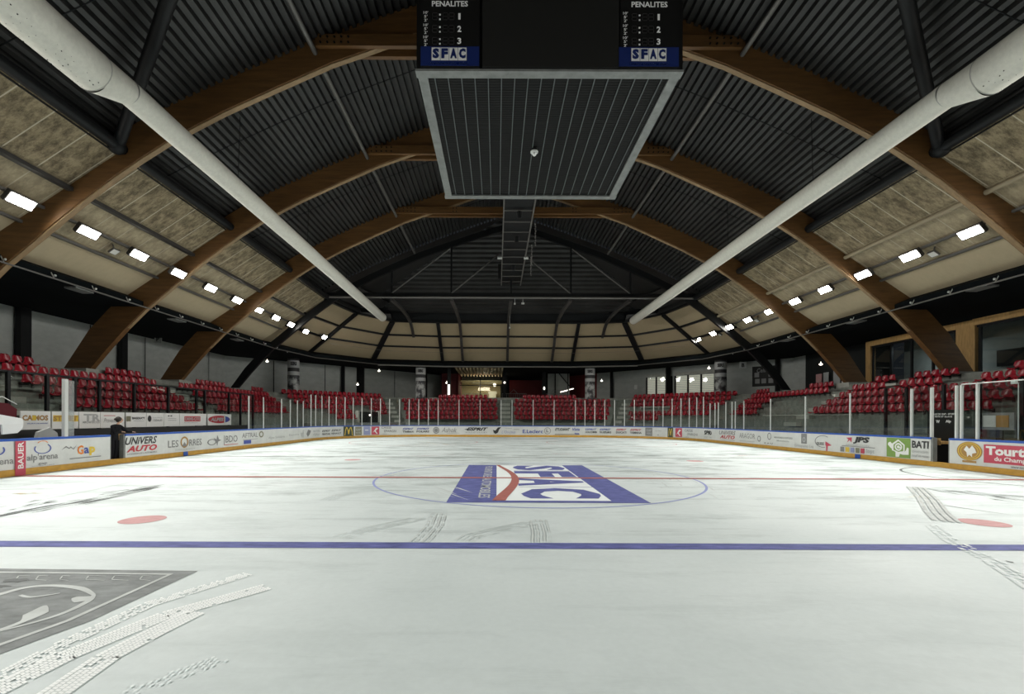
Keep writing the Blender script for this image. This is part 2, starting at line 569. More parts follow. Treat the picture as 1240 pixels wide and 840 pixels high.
# grey club emblem in the near left ice
mark('grey_emblem', 'mark_grey', polys=[[(-11.5, -8.05), (-4.42, -8.22), (-4.5, -9.5), (-4.78, -10.4), (-5.1, -11.2), (-11.5, -11.2)]])
A = [(-11.5, -8.16), (-4.62, -8.32), (-4.66, -9.5), (-4.92, -10.38), (-5.2, -11.1)]
B = [(-11.5, -8.20), (-4.66, -8.36), (-4.71, -9.5), (-4.97, -10.38), (-5.25, -11.1)]
G().strip([(x, y, 0.007) for x, y in B], [(x, y, 0.007) for x, y in A]).make('emblem_outline', 'mark_pale', ice)
def ice_stroke(pts, wds, z=0.007, g=None):
    """painted stroke through points read off the ice, as a smooth ribbon"""
    g = g or G()
    P = [Vector(ground(x / 4.133, 680 + y / 4.133)) for x, y in pts]
    S = []
    for i in range(len(P) - 1):
        p0, p1, p2, p3 = P[max(i - 1, 0)], P[i], P[i + 1], P[min(i + 2, len(P) - 1)]
        for k in range(6):
            t = k / 6
            S.append((0.5 * ((2 * p1) + (-p0 + p2) * t + (2 * p0 - 5 * p1 + 4 * p2 - p3) * t * t + (-p0 + 3 * p1 - 3 * p2 + p3) * t ** 3), wds[i] + (wds[i + 1] - wds[i]) * t))
    S.append((P[-1], wds[-1]))
    A, B = [], []
    for i, (p, w) in enumerate(S):
        d = (S[min(i + 1, len(S) - 1)][0] - S[max(i - 1, 0)][0]).normalized(); n = Vector((-d.y, d.x)) * w / 2
        A.append((p.x + n.x, p.y + n.y, z)); B.append((p.x - n.x, p.y - n.y, z))
    g.strip(A, B)
    return g


ice_stroke([(-150, 205), (0, 165), (130, 132), (260, 122), (400, 135), (470, 168)], [.08, .08, .07, .06, .07, .03]).make('emblem_curve', 'mark_pale', ice)
ice_stroke([(470, 168), (440, 200), (330, 255), (200, 298), (60, 335), (-60, 365)], [.03, .06, .05, .04, .035, .03]).make('emblem_curve', 'mark_pale', ice)
ice_stroke([(225, 222), (180, 262), (120, 300), (0, 345), (-80, 370)], [.02, .17, .06, .05, .03], 0.0074).make('emblem_curve', 'mark_pale', ice)
ice_stroke([(372, 182), (415, 190), (462, 186)], [.04, .16, .03], 0.0074).make('emblem_patch', 'mark_pale', ice)
ice_stroke([(100, 170), (160, 180), (300, 160)], [.03, .04, .02], 0.0074).make('emblem_curve', 'mark_pale', ice)
ge = G()
for x0, x1 in ((80, 150), (180, 240), (300, 350), (430, 530), (560, 650), (700, 760)):
    for q in (((x0, 90), (x0 + 14, 72)), ((x0 + 14, 72), (x1, 74)), ((x0, 92), (x1 - 8, 96))):
        ice_stroke(q, [.012, .012], 0.0072, ge)
ge.make('emblem_lettering', 'mark_pale', ice)
ge = G()
for cx, cy, a, b in ((-6.1, -8.55, 0.13, 0.05), (-6.15, -8.72, 0.18, 0.03), (-5.95, -9.18, 0.2, 0.05)):
    ge.add([(cx + a * math.cos(2 * PI * k / 12) * (1 + 0.3 * math.sin(k * 2.7)), cy + b * math.sin(2 * PI * k / 12) * (1 + 0.4 * math.cos(k * 3.1)), 0.008) for k in range(12)], [tuple(range(12))])
ge.make('emblem_scuff', 'mark_dgrey', ice)

# tread prints of snow left by a tyre
_tz = [MZ + 0.002]


def tyre(name, pts, lanes, blk, gap, m, jitter=0.3, drop=0.08):
    g = G(); _tz[0] += 0.0004; tz = _tz[0]
    P = [Vector(p) for p in pts]
    seg = [0.0]
    for a, b in zip(P, P[1:]): seg.append(seg[-1] + (b - a).length)
    s = 0.0
    while s < seg[-1]:
        i = max(k for k in range(len(seg) - 1) if seg[k] <= s)
        t = (s - seg[i]) / (seg[i + 1] - seg[i])
        p = P[i].lerp(P[i + 1], t); d = (P[i + 1] - P[i]).normalized(); nrm = Vector((-d.y, d.x))
        fade = 1.0
        for o, w in lanes:
            if random.random() < drop: continue
            j = (random.random() - 0.5) * blk * jitter
            c = p + nrm * o + d * j
            sk = d * blk * 0.25
            q = [c - d * blk / 2 - nrm * w / 2 - sk, c + d * blk / 2 - nrm * w / 2 - sk, c + d * blk / 2 + nrm * w / 2 + sk, c - d * blk / 2 + nrm * w / 2 + sk]
            g.add([(a.x, a.y, tz) for a in q], [(0, 1, 2, 3)])
        s += blk + gap
    return g.make(name, m, ice)


def gp(*uv): return [ground(u, v) for u, v in uv]


L4 = [(-0.085, 0.038), (-0.045, 0.034), (-0.006, 0.034), (0.033, 0.034), (0.075, 0.038)]
tyre('tyre_track', gp((0, 820), (70, 783), (180, 732), (300, 695)), [(o * .8, w * .75) for o, w in L4], 0.022, 0.004, 'snow', 0.1, drop=0.2)
tyre('tyre_track', gp((-10, 838), (80, 794), (200, 745), (322, 711)), L4, 0.024, 0.004, 'snow', 0.1, 0.03)
tyre('tyre_track', gp((50, 850), (130, 795), (190, 764), (235, 742)), L4, 0.024, 0.004, 'snow', 0.1, 0.03)
tyre('tyre_track', gp((130, 845), (200, 820), (270, 795)), [(o, w * .6) for o, w in L4[:4]], 0.022, 0.02, 'mark_white', 0.1, drop=0.4)
tyre('tyre_track', gp((1290, 740), (1200, 680), (1150, 655), (1125, 635)), [(-0.1, 0.05), (-0.03, 0.05), (0.05, 0.05)], 0.05, 0.012, 'mark_white', 0.1, drop=0.4)
for pts in (((532, 622), (527, 636), (515, 650), (508, 656)), ((652, 630), (656, 646), (656, 656)), ((640, 634), (600, 642), (572, 649), (562, 655)), ((505, 628), (450, 640), (410, 652)), ((430, 596), (410, 600), (395, 606))):
    tyre('skate_scuff', gp(*pts), [(-0.13, 0.025), (-0.05, 0.02), (0.04, 0.025), (0.12, 0.02)], 0.09, 0.0, 'skid', 0.1, drop=0.15)
for pts in (((1110, 590), (1125, 605), (1135, 620), (1148, 632)),):
    tyre('skate_scuff', gp(*pts), [(-0.16, 0.07), (-0.05, 0.08), (0.05, 0.08), (0.14, 0.06)], 0.1, 0.0, 'mark_pale', 0.1, drop=0.03)


def smear(pairs, m, name='ice_smear'):
    """bundles of thin scratches lying along a line on the ice"""
    g = G()
    for (u0, v0), (u1, v1), ww, n in pairs:
        a, b = Vector(ground(u0, v0)), Vector(ground(u1, v1))
        d = (b - a).normalized(); nn = Vector((-d.y, d.x)); L_ = (b - a).length
        for _ in range(n):
            t0 = random.random(); ln = random.uniform(0.08, 0.45) * L_ * (1.0 if n > 1 else 4)
            p = a + d * (t0 * L_ - ln / 2 if n > 1 else 0) + nn * random.uniform(-ww, ww) / 2
            q_ = p + d * (ln if n > 1 else L_)
            w_ = random.uniform(0.015, 0.06) if n > 1 else ww
            mid = p.lerp(q_, random.uniform(.3, .7)) + nn * random.uniform(-.04, .04)
            q = [p, mid - nn * w_ / 2, q_, mid + nn * w_ / 2]
            g.add([(c_.x, c_.y, MZ + 0.001) for c_ in q], [(0, 1, 2, 3)])
    return g.make(name, m, ice)


smear([((5, 626), (200, 587), 0.5, 26), ((20, 620), (120, 604), 0.9, 16), ((95, 603), (200, 588), 0.7, 16), ((1110, 591), (1245, 603), 0.5, 16), ((1150, 594), (1245, 608), 0.8, 20),
       ((1050, 599), (1240, 626), 0.04, 1), ((1215, 678), (1240, 684), 0.10, 3), ((0, 618), (60, 606), 0.6, 8)], 'mark_dgrey')
smear([((0, 615), (210, 573), 0.04, 1), ((200, 575), (260, 564), 0.05, 1), ((900, 560), (1020, 571), 1.0, 22), ((845, 566), (915, 572), 0.5, 10), ((1020, 560), (1240, 580), 0.8, 24),
       ((212, 598), (240, 597), 0.2, 5), ((255, 599), (275, 598), 0.2, 5), ((165, 598), (182, 597), 0.2, 4), ((1025, 600), (1055, 603), 0.2, 5), ((870, 553), (960, 556), 0.8, 12),
       ((380, 549), (450, 547), 0.9, 12), ((240, 561), (330, 557), 0.9, 14), ((300, 550), (380, 545), 1.2, 14), ((700, 541), (770, 547), 0.8, 8), ((640, 552), (840, 549), 1.4, 20), ((460, 570), (540, 600), 1.5, 16), ((810, 575), (850, 600), 1.5, 12)], 'skid')
smear([((480, 539), (550, 537), 0.9, 14), ((505, 533), (535, 538), 0.7, 6), ((10, 598), (60, 597), 0.3, 7), ((1090, 601), (1125, 602), 0.3, 7)], 'mark_ochre')
smear([((880, 552), (935, 550), 0.5, 8), ((670, 549), (715, 550), 0.5, 8), ((480, 552), (545, 551), 0.5, 8)], 'mark_pink')
# ---- outer walls and aisle ceiling
def wall(name, x0, y0, x1, y1, z0, z1, m, th=0.2):
    a, b = Vector((x0, y0, 0)), Vector((x1, y1, 0))
    t = (b - a).normalized(); n = Vector((t.y, -t.x, 0))
    if n.dot(Vector((0, 8, 0)) - a) > 0: n = -n
    g = G()
    g.prism([(a.x, a.y, z0), (b.x, b.y, z0), (b.x, b.y, z1), (a.x, a.y, z1)], n * th)
    return g.make(name, m, kind='structure')


ZC = 7.35
wall('wall_left', -25.9, -20, -25.9, 29.0, -0.02, ZC + 0.3, 'wall_grey')
wall('wall_left_far', -25.9, 29.0, -8.3, 47.2, -0.02, ZC + 0.3, 'wall_grey')
wall('wall_right_far', 25.9, 29.0, 11.2, 43.9, -0.02, ZC + 0.3, 'wall_grey')
wall('wall_right', 25.9, 27.3, 25.9, 29.0, -0.02, ZC + 0.3, 'wall_grey')
wall('wall_right', 25.9, 18.6, 25.9, 27.3, -0.02, ZC + 0.3, 'wall_dark')
wall('wall_right', 27.6, -20, 27.6, 18.6, -0.02, ZC + 0.3, 'wall_dark')
wall('wall_back', -27.6, -20, 27.6, -20, -0.02, 18.5, 'wall_dark')

EAVE_IN = [(-20, -20), (-20, 23.9), (-18.8, 30.2), (-14.2, 35.6), (-7, 37.1), (7, 37.1), (14.2, 35.6), (18.8, 30.2), (20, 23.9), (20, -20)]
EDGE_IN = [(-14.9, -20), (-14.9, 23.9), (-13.9, 28.7), (-11.4, 32.2), (-7, 32.8), (7, 32.8), (11.4, 32.2), (13.9, 28.7), (14.9, 23.9), (14.9, -20)]
OUT = [(-27, -20), (-27, 23.9), (-27, 32), (-20, 42), (-12, 50), (12, 50), (20, 42), (27, 32), (28, 23.9), (28, -20)]
SOF = [(x * 0.957 if abs(x) > 7.5 else x, y - (0.75 if y > 30 else 0)) for x, y in EAVE_IN]
g = G()
g.strip([(x, y, ZC) for x, y in SOF], [(x, y, ZC) for x, y in OUT])
g.strip([(x, y, ZC + 0.25) for x, y in SOF], [(x, y, ZC + 0.25) for x, y in OUT])
g.strip([(x, y, ZC) for x, y in SOF], [(x, y, ZC + 0.25) for x, y in SOF])
g.make('ceiling', 'soffit', kind='structure')
g = G()
g.strip([(x, y, ZC + 0.24) for x, y in SOF], [(x * 1.004, y, 8.0) for x, y in EAVE_IN])
g.make('ceiling', 'soffit', kind='structure')

# ---- roof deck, ribbed steel running along the hall
DECK = [(0, 18.12), (4.8, 16.45), (7.9, 15.28), (10.35, 14.25), (12.3, 13.35), (13.4, 12.82), (15.3, 11.88)]


def deck_h(x):
    x = abs(x)
    for (a, ha), (b, hb) in zip(DECK, DECK[1:]):
        if x <= b: return ha + (hb - ha) * (x - a) / (b - a)
    return DECK[-1][1]


def rib_profile(x0, x1, pitch=0.27, depth=0.16):
    pts = []; x = x0
    while x < x1:
        for t, dd in ((0.0, 0.0), (0.50, 0.0), (0.56, depth), (0.94, depth)):
            xx = x + t * pitch
            if xx <= x1: pts.append((xx, dd))
        x += pitch
    pts.append((x1, 0.0))
    return pts


BAYS = [(-20, -10.1), (-10.1, -3.3), (-3.3, 3.5), (3.5, 10.3), (10.3, 17.1), (17.1, 23.9)]
for sgn in (-1, 1):
    for y0, y1 in BAYS:
        pr = rib_profile(0.05, 15.3)
        A = [(sgn * x, y0, deck_h(x) + dd) for x, dd in pr]
        B = [(sgn * x, y1, deck_h(x) + dd) for x, dd in pr]
        G().strip(A, B).make('ceiling', 'deck', kind='structure')
        g = G()
        ym = y0 + (y1 - y0) * 0.42
        for (xa, ha), (xb, hb) in zip(DECK, DECK[1:]):
            g.bar((sgn * xa, ym, ha - 0.005), (sgn * xb, ym, hb - 0.005), 0.03, 0.02)
        g.make('trim_1', 'fascia', kind='structure')
# hipped end: ribs run across the hall
HY0, HY1 = 23.9, 32.9


def hip_h(y): return 18.12 + (11.88 - 18.12) * (y - HY0) / (HY1 - HY0)


def hip_half(h):
    for (a, ha), (b, hb) in zip(DECK, DECK[1:]):
        if ha >= h >= hb: return a + (b - a) * (ha - h) / (ha - hb)
    return DECK[-1][0]


pr = rib_profile(HY0, HY1, 0.40, 0.2)
A = []; B = []
for y, dd in pr:
    h = hip_h(y) + 0.1
    w = hip_half(h)
    w = min(w, 13.9) if y < 30 else min(w, 13.9 - (y - 30) * 0.9)
    A.append((-w, y, h + dd)); B.append((w, y, h + dd))
G().strip(A, B).make('ceiling', 'deck', kind='structure')
for sgn in (-1, 1):      # side slopes carried on past the last arch until they meet the hip
    P = [(x, hh) for x, hh in DECK]
    A = [(sgn * x, HY0, hh) for x, hh in P]
    B = []
    for x, hh in P:
        y = HY0 + (18.12 - hh) / (18.12 - 11.88) * (HY1 - HY0)
        y = min(y, 31.8)
        B.append((sgn * x * (1 if x < 13 else 0.86), y, hh))
    g = G(); g.strip(A, B)
    g.add([(sgn * 15.3, HY0, 11.88), (sgn * 14.9, HY0, 11.3), (sgn * 13.9, 28.7, 11.3), (sgn * 13.16, 31.8, 11.88)], [(0, 1, 2, 3)])
    g.add([(sgn * 13.16, 31.8, 11.88), (sgn * 13.9, 28.7, 11.3), (sgn * 11.4, 32.2, 11.3), (sgn * 11.5, 31.9, 11.88)], [(0, 1, 2, 3)])
    g.make('ceiling', 'deck', kind='structure')
G().strip([(x, y + (0.1 if y > 30 else 0), 11.28) for x, y in EDGE_IN[3:7]], [(x, min(y, 32.6), 12.1) for x, y in EDGE_IN[3:7]]).make('trim_2', 'fascia', kind='structure')
G().strip([(x * 1.03, y + (.25 if y > 30 else 0), 11.15) for x, y in EDGE_IN[1:9]], [(x * 1.03, y + (.25 if y > 30 else 0), 13.6) for x, y in EDGE_IN[1:9]]).make('trim_2', 'fascia', kind='structure')
# black upstand between deck and panels
for sgn in (-1, 1):
    g = G()
    g.prism([(sgn * 15.28, -20, 12.0), (sgn * 15.34, -20, 12.0), (sgn * 15.0, -20, 11.25), (sgn * 14.9, -20, 11.25)], (0, 43.9, 0))
    g.make('trim_3', 'fascia', kind='structure')


# ---- pale lower roof panels, bay by bay
def lerp3(a, b, t): return tuple(a[i] + (b[i] - a[i]) * t for i in range(3))


def edge_pts(t, poly_in=EDGE_IN, poly_out=EAVE_IN):
    return [lerp3((a[0], a[1], 11.3), (b[0], b[1], 7.9), t) for a, b in zip(poly_in, poly_out)]


TS = [0.0, 1 / 3, 0.53, 0.69, 1.0]
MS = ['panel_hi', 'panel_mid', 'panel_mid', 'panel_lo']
for sgn in (-1, 1):
    for y0, y1 in BAYS:
        for k in range(4):
            t0, t1 = TS[k], TS[k + 1]
            xa, za = 14.9 + 5.1 * t0, 11.3 - 3.4 * t0
            xb, zb = 14.9 + 5.1 * t1, 11.3 - 3.4 * t1
            G().prism([(sgn * xa, y0, za), (sgn * xb, y0, zb), (sgn * (xb + .03), y0, zb + .05), (sgn * (xa + .03), y0, za + .05)], (0, y1 - y0, 0)).make('ceiling', MS[k], kind='structure')
for k in range(3):
    t0, t1 = (0, 1 / 3, 0.62, 1.0)[k:k + 2]
    P0, P1 = edge_pts(t0)[1:9], edge_pts(t1)[1:9]
    for i in range(7):
        G().add([P0[i], P0[i + 1], P1[i + 1], P1[i]], [(0, 1, 2, 3)]).make('ceiling', 'panel_end', kind='structure')

# ================================================================== ROOF STEEL AND TIMBER
SOFF = [(0, 17.0), (2.0, 16.42), (5.0, 15.40), (7.2, 14.62), (9.3, 13.68), (11.1, 12.85), (12.3, 12.22), (13.2, 11.72), (14.2, 11.08), (15.1, 10.45), (16.2, 9.6), (17.4, 8.62), (18.2, 7.95), (19.1, 7.2), (20.0, 6.3), (20.9, 5.3), (21.9, 4.1)]


def offset_curve(pts, d0, d1):
    out = []
    for i, (x, z) in enumerate(pts):
        a = Vector(pts[max(i - 1, 0)]); b = Vector(pts[min(i + 1, len(pts) - 1)])
        t = (b - a).normalized(); n = Vector((-t.y, t.x))
        if n.x < 0: n = -n
        if i == 0: n = Vector((0, 1)) * 1.05
        k = d0 + (d1 - d0) * i / (len(pts) - 1)
        out.append((x + n.x * k, z + n.y * k))
    return out


def arch_half(sgn, y, th, d0, d1, name, m, parent):
    outer = offset_curve(SOFF, d0, d1)
    # square cut foot
    outer[-1] = (max(outer[-1][0], SOFF[-1][0] + d1), SOFF[-1][1])
    n = len(SOFF); g = G()
    vs = []
    for yy in (y, y + th):
        vs += [(sgn * x, yy, z) for x, z in SOFF] + [(sgn * x, yy, z) for x, z in outer]
    fs = []
    for i in range(n - 1):
        fs += [(i, i + 1, n + i + 1, n + i), (2 * n + i, 3 * n + i, 3 * n + i + 1, 2 * n + i + 1), (i, 2 * n + i, 2 * n + i + 1, i + 1), (n + i, n + i + 1, 3 * n + i + 1, 3 * n + i)]
    fs += [(n - 1, 3 * n - 1, 4 * n - 1, 2 * n - 1), (0, n, 3 * n, 2 * n)]
    g.add(vs, fs)
    return g.make(name, m, parent)


names = {-10.1: 'behind the photographer', -3.3: 'just above the photographer', 3.5: 'nearest in view, just beyond the scoreboard front', 10.3: 'second in view, behind the scoreboard', 17.1: 'farthest of the wooden ones'}
for y, where in names.items():
    e = empty('timber_arch', (0, y, 4.1), 0, 'brown timber arch with collar beams, ' + where, 'arch', 'timber arches carrying the roof')
    for s_ in (-1, 1):
        arch_half(s_, y, 0.30, 0.95, 1.35, 'arch_rib', 'wood', e)
        # pale lamella fixed under the soffit
        g = G()
        pts = SOFF[:15]
        for (xa, za), (xb, zb) in zip(pts, pts[1:]):
            g.bar((s_ * xa, y + 0.15, za - 0.025), (s_ * xb, y + 0.15, zb - 0.025), 0.20, 0.04, up=(0, 0, 1))
        g.make('soffit_strip', 'wood_pale', e)
        g = G(); g.box((s_ * 22.55, y + 0.15, 4.0), (1.9, 1.3, 0.3)); g.make('plinth', 'concrete_lt', e)
    for yy in (y - 0.10, y + 0.40):
        g = G()
        g.box((0, yy, 15.30), (15.4, 0.16, 0.42)); g.make('collar_beam', 'wood', e)
    g = G()
    for s_ in (-1, 1):
        for i in range(5):
            for j in range(2):
                g.tube([(s_ * (6.5 + 0.25 * i), y - 0.22, 15.2 + 0.2 * j), (s_ * (6.5 + 0.25 * i), y - 0.17, 15.2 + 0.2 * j)], 0.035, 8)
        for i in range(2):
            for j in range(2):
                g.tube([(s_ * (3.8 + 0.2 * i), y - 0.22, 15.2 + 0.2 * j), (s_ * (3.8 + 0.2 * i), y - 0.17, 15.2 + 0.2 * j)], 0.035, 8)
    g.make('bolt', 'black', e)['kind'] = 'stuff'

# black steel arch frame at the end of the straight part, with its truss
e = empty('steel_arch', (0, 23.9, 4.1), 0, 'black steel truss arch closing the straight part of the roof', 'arch')
for s_ in (-1, 1): arch_half(s_, 23.9, 0.25, 0.42, 0.6, 'arch_rib', 'black', e)
g = G(); g.box((0, 24.0, 11.62), (29.6, 0.22, 0.30)); g.make('tie_beam', 'black', e)
g = G(); g.tube([(-14.8, 23.75, 11.38), (14.8, 23.75, 11.38)], 0.09, 10); g.make('tie_tube', 'gsteel', e)
for x in (-9.6, -4.8, 0, 4.8, 9.6):
    g = G(); g.bar((x, 24.0, 11.7), (x, 24.0, deck_h(x) - 0.9), 0.13, 0.13, up=(0, 1, 0)); g.make('post', 'black', e)
for s_ in (-1, 1):
    for a, b in (((9.6, 11.75), (4.9, 15.35)), ((4.8, 11.75), (0.9, 15.0))):
        g = G(); g.tube([(s_ * a[0], 23.95, a[1]), (s_ * b[0], 23.95, b[1])], 0.055, 8); g.make('diagonal', 'gsteel', e)
for s_ in (-1, 1):
    g = G()
    g.tube([(s_ * 14.8, 24.1, 11.7), (s_ * 7.2, 24.4, 15.0), (s_ * 0.9, 24.4, 16.9)], 0.10, 8)
    g.make('edge_tube', 'dsteel', e)


# purlins
def purlin(pts, r, m, label, name='purlin', flat=None, group='roof purlins along the hall'):
    g = G()
    if flat:
        for a, b in zip(pts, pts[1:]): g.bar(a, b, flat[0], flat[1])
    else:
        g.tube(pts, r, 12)
    return tag(g.make(name, m), label, 'purlin', group)


for s_, sd in ((-1, 'left'), (1, 'right')):
    purlin([(s_ * 14.72, -20, 11.42), (s_ * 14.72, 23.9, 11.42)], 0.19, 'black', 'thick black tube purlin along the top edge of the pale panels, %s side' % sd)
    purlin([(s_ * 7.75, -20, 14.95), (s_ * 7.75, 23.9, 14.95)], 0.085, 'gsteel', 'slim grey tube purlin running below the dark ribbed deck, %s side' % sd)
    purlin([(s_ * 16.62, y, 9.98) for y in (-20, 23.9)], 0.10, 'dsteel' if s_ < 0 else 'beige_steel', ('dark' if s_ < 0 else 'beige') + ' purlin dividing upper and middle pale panels, %s side' % sd, flat=(0.20, 0.14) if s_ < 0 else None)
    purlin([(s_ * 17.6, -20, 9.30), (s_ * 17.6, 23.9, 9.30)], 0.05, 'gsteel', 'upper steel rail beside the floodlight row, %s side' % sd, 'lighting_rail', (0.10, 0.10), 'rails of the floodlight rows')
    purlin([(s_ * 18.42, -20, 8.80), (s_ * 18.42, 23.9, 8.80)], 0.05, 'gsteel', 'lower steel rail beside the floodlight row, %s side' % sd, 'lighting_rail', (0.12, 0.10), 'rails of the floodlight rows')
P0, P1, P2 = edge_pts(0), edge_pts(1 / 3), edge_pts(0.62)
for P, lab, w_ in ((P0, 'black curved edge beam where the end panels meet the dark deck', 0.3), (P1, 'black curved purlin across the upper end panels', 0.2), (P2, 'black curved purlin across the lower end panels', 0.18)):
    purlin([(x, y, z - 0.06) for x, y, z in P[1:9]], 0.1, 'black', lab, 'end_purlin', (w_, 0.16), 'curved purlins of the hall end')
PE = edge_pts(1.0)
for i, w_ in ((2, 'left'), (3, 'left'), (4, 'left'), (5, 'right'), (6, 'right'), (7, 'right')):
    nm = {2: 'outermost on the left', 3: 'middle one on the left', 4: 'innermost on the left', 5: 'innermost on the right', 6: 'middle one on the right', 7: 'outermost on the right'}[i]
    a, b = Vector(P0[i]), Vector(PE[i])
    g = G(); g.bar(a + Vector((0, 0, -0.12)), b + Vector((0, 0, -0.1)), 0.5 if i in (3, 6) else 0.32, 0.28)
    tag(g.make('end_rib', 'black'), 'wide black rib crossing the pale end panels, ' + nm, 'rib', 'ribs of the hall end')
for x in (-9.6, -4.8, 0, 4.8, 9.6):
    zz = 32.75 if abs(x) < 9 else 32.45
    pts = [(x, 24.0, 11.25), (x, 27.5, 11.42), (x, 30.5, 11.35), (x, zz - 0.3, 11.1), (x, zz + 0.6, 10.65), (x, zz + 1.5, 10.0)]
    if abs(x) < 9: pts += [(x, 34.8, 9.35), (x, 37.0, 7.75)]
    g = G()
    up = (0, 0, 1)
    for a, b in zip(pts, pts[1:]): g.bar(a, b, 0.26, 0.2)
    nm = {-9.6: 'far left', -4.8: 'left of centre', 0: 'the central one', 4.8: 'right of centre', 9.6: 'far right'}[x]
    tag(g.make('end_rafter', 'dsteel'), 'dark grey steel rafter bending down the hall end, ' + nm, 'rafter', 'curved rafters of the hall end')
# big diagonal tubes near the camera
for s_, sd in ((-1, 'left'), (1, 'right')):
    g = G(); g.tube([(s_ * 14.75, 3.3, 11.45), (s_ * 7.0, -3.1, 15.0)], 0.19, 16)
    g.sphere((s_ * 14.75, 3.25, 11.42), 0.30, 12, 8)
    tag(g.make('brace_tube', 'black'), 'thick black diagonal bracing tube high on the %s near the white duct' % sd, 'brace')
# eave pipe with clips, and round dark duct behind it
for s_, sd in ((-1, 'left'), (1, 'right')):
    e = empty('eave_pipe', (s_ * 19.0, 0, 7.1), 0, 'thin grey pipe clipped along the lower roof edge, %s side' % sd, 'pipe')
    g = G(); g.tube([(s_ * 18.95, -20, 7.28), (s_ * 18.95, 23.9, 7.28), (s_ * 17.85, 29.6, 7.28), (s_ * 13.4, 34.7, 7.28)], 0.035, 8); g.make('pipe_run', 'gsteel', e)
    for k in range(18):
        y = -6 + k * 1.9
        g = G(); g.tube([(s_ * 19.0, y, 7.28), (s_ * 19.15, y, 7.55)], 0.02, 6); g.sphere((s_ * 18.98, y, 7.42), 0.05, 8, 5)
        g.make('pipe_clip', 'alu_bright', e)
g = G(); g.bar((-13.4, 34.6, 7.22), (-6.8, 36.0, 7.22), 0.10, 0.12); g.bar((-6.8, 36.0, 7.22), (6.8, 36.0, 7.22), 0.10, 0.12); g.bar((6.8, 36.0, 7.22), (13.4, 34.6, 7.22), 0.10, 0.12)
tag(g.make('eave_rail', 'gsteel'), 'long grey metal rail along the roof edge of the far end', 'rail')
g = G(); g.tube([(x, y, 8.55) for x, y in ((-16.4, 29.3), (-12.6, 33.6), (-6.8, 35.0), (6.8, 35.0), (12.6, 33.6), (16.4, 29.3))], 0.012, 5)
tag(g.make('span_cable', 'gsteel'), 'thin cable strung in front of the far end panels', 'cable')

# textile air ducts
for s_, sd in ((-1, 'left'), (1, 'right')):
    e = empty('air_duct', (s_ * 11.5, 5, 10.4), 0, 'long white textile air duct hung under the roof, %s side' % sd, 'duct', 'white air ducts')
    R = 0.35
    ye = 28.9 if s_ < 0 else 29.8
    zc = 10.83
    yb, ys = -1.35, -0.35
    pts = [(s_ * 11.5, ys, zc), (s_ * 11.5, ye - 0.15, zc), (s_ * 11.5, ye, zc)]
    g = G(); g.tube(pts, [R, R, R * 0.75], 28); g.make('duct_run', 'duct', e)
    g = G(); g.tube([(s_ * 11.62, yb, zc - 0.16), (s_ * 11.5, ys, zc)], [0.52, R], 28, caps=False); g.make('duct_reducer', 'duct', e)
    g = G(); g.tube([(s_ * 11.62, -19.8, zc - 0.16), (s_ * 11.62, yb, zc - 0.16)], 0.52, 28); g.make('duct_run', 'duct', e, label='wider perforated near length of the duct')
    for (yy, rr, xx, z_) in ((ys, R, 11.5, zc), (yb, 0.52, 11.62, zc - 0.16)):
        g = G(); g.tube([(s_ * xx, yy - 0.012, z_), (s_ * xx, yy + 0.012, z_)], rr + 0.006, 28); g.make('duct_seam', 'ductseam', e)
    g = G()
    for i in range(7):
        for k in range(26):
            a = math.radians(-150 + i * 16 + (k % 2) * 5) if s_ < 0 else math.radians(-30 - i * 16 - (k % 2) * 5)
            a += random.uniform(-.03, .03)
            y = yb - 0.15 - k * 0.17 + random.uniform(-.03, .03)
            c = Vector((s_ * 11.62 + math.cos(a) * -s_ * 0.52 * 1.0, y, zc - 0.16 + math.sin(a) * 0.52))
            c = Vector((s_ * 11.62 - s_ * abs(math.cos(a)) * 0.525 * (1 if math.cos(a) * s_ < 0 else -1) , y, zc - 0.16 + math.sin(a) * 0.525))
            if random.random() < 0.45: continue
            r_ = random.choice((0.006, 0.008, 0.014))
            g.sphere(c, r_, 6, 4)
    g.make('vent_hole', 'speck', e)['kind'] = 'stuff'
    for y in (5.2, 12.0, 18.6):
        g = G(); g.tube([(s_ * 11.5, y, zc + R - 0.02), (s_ * 11.42, y, deck_h(11.5) + 0.02)], 0.012, 6); g.make('hanger_wire', 'black', e)

# ================================================================== FLOODLIGHTS
xl, zl = 17.3, 9.02
lamps = []
for i, u in enumerate([25, 107, 168, 216, 255, 287, 313, 334, 352, 370]):
    lamps.append((-xl, F * (xl + CX) / (PX - u) - CD, 'left', i))
lamps.append((-16.75, 28.7, 'left', 10))
for i, u in enumerate([1174, 1101, 1044, 998, 962, 931, 905, 883, 863, 845]):
    lamps.append((xl, F * (xl - CX) / (u - PX) - CD, 'right', i))
y0l = lamps[0][1]; y0r = lamps[11][1]
for k in range(1, 9):
    lamps.append((-xl, y0l - 2.75 * k, 'left', -k)); 
for k in range(1, 9):
    lamps.append((xl, y0r - 2.75 * k, 'right', -k))
ORD = ['first', 'second', 'third', 'fourth', 'fifth', 'sixth', 'seventh', 'eighth', 'ninth', 'tenth', 'eleventh', 'twelfth', 'thirteenth', 'fourteenth', 'fifteenth', 'sixteenth', 'seventeenth', 'eighteenth', 'nineteenth', 'twentieth']


def ordn(n):
    if n < 20: return ORD[n]
    t = {2: 'twenty', 3: 'thirty', 4: 'forty', 5: 'fifty', 6: 'sixty', 7: 'seventy'}
    n1 = n + 1
    if n1 % 10 == 0: return {2: 'twentieth', 3: 'thirtieth', 4: 'fortieth', 5: 'fiftieth', 6: 'sixtieth', 7: 'seventieth'}[n1 // 10]
    return t[n1 // 10] + '-' + ORD[n1 % 10 - 1]


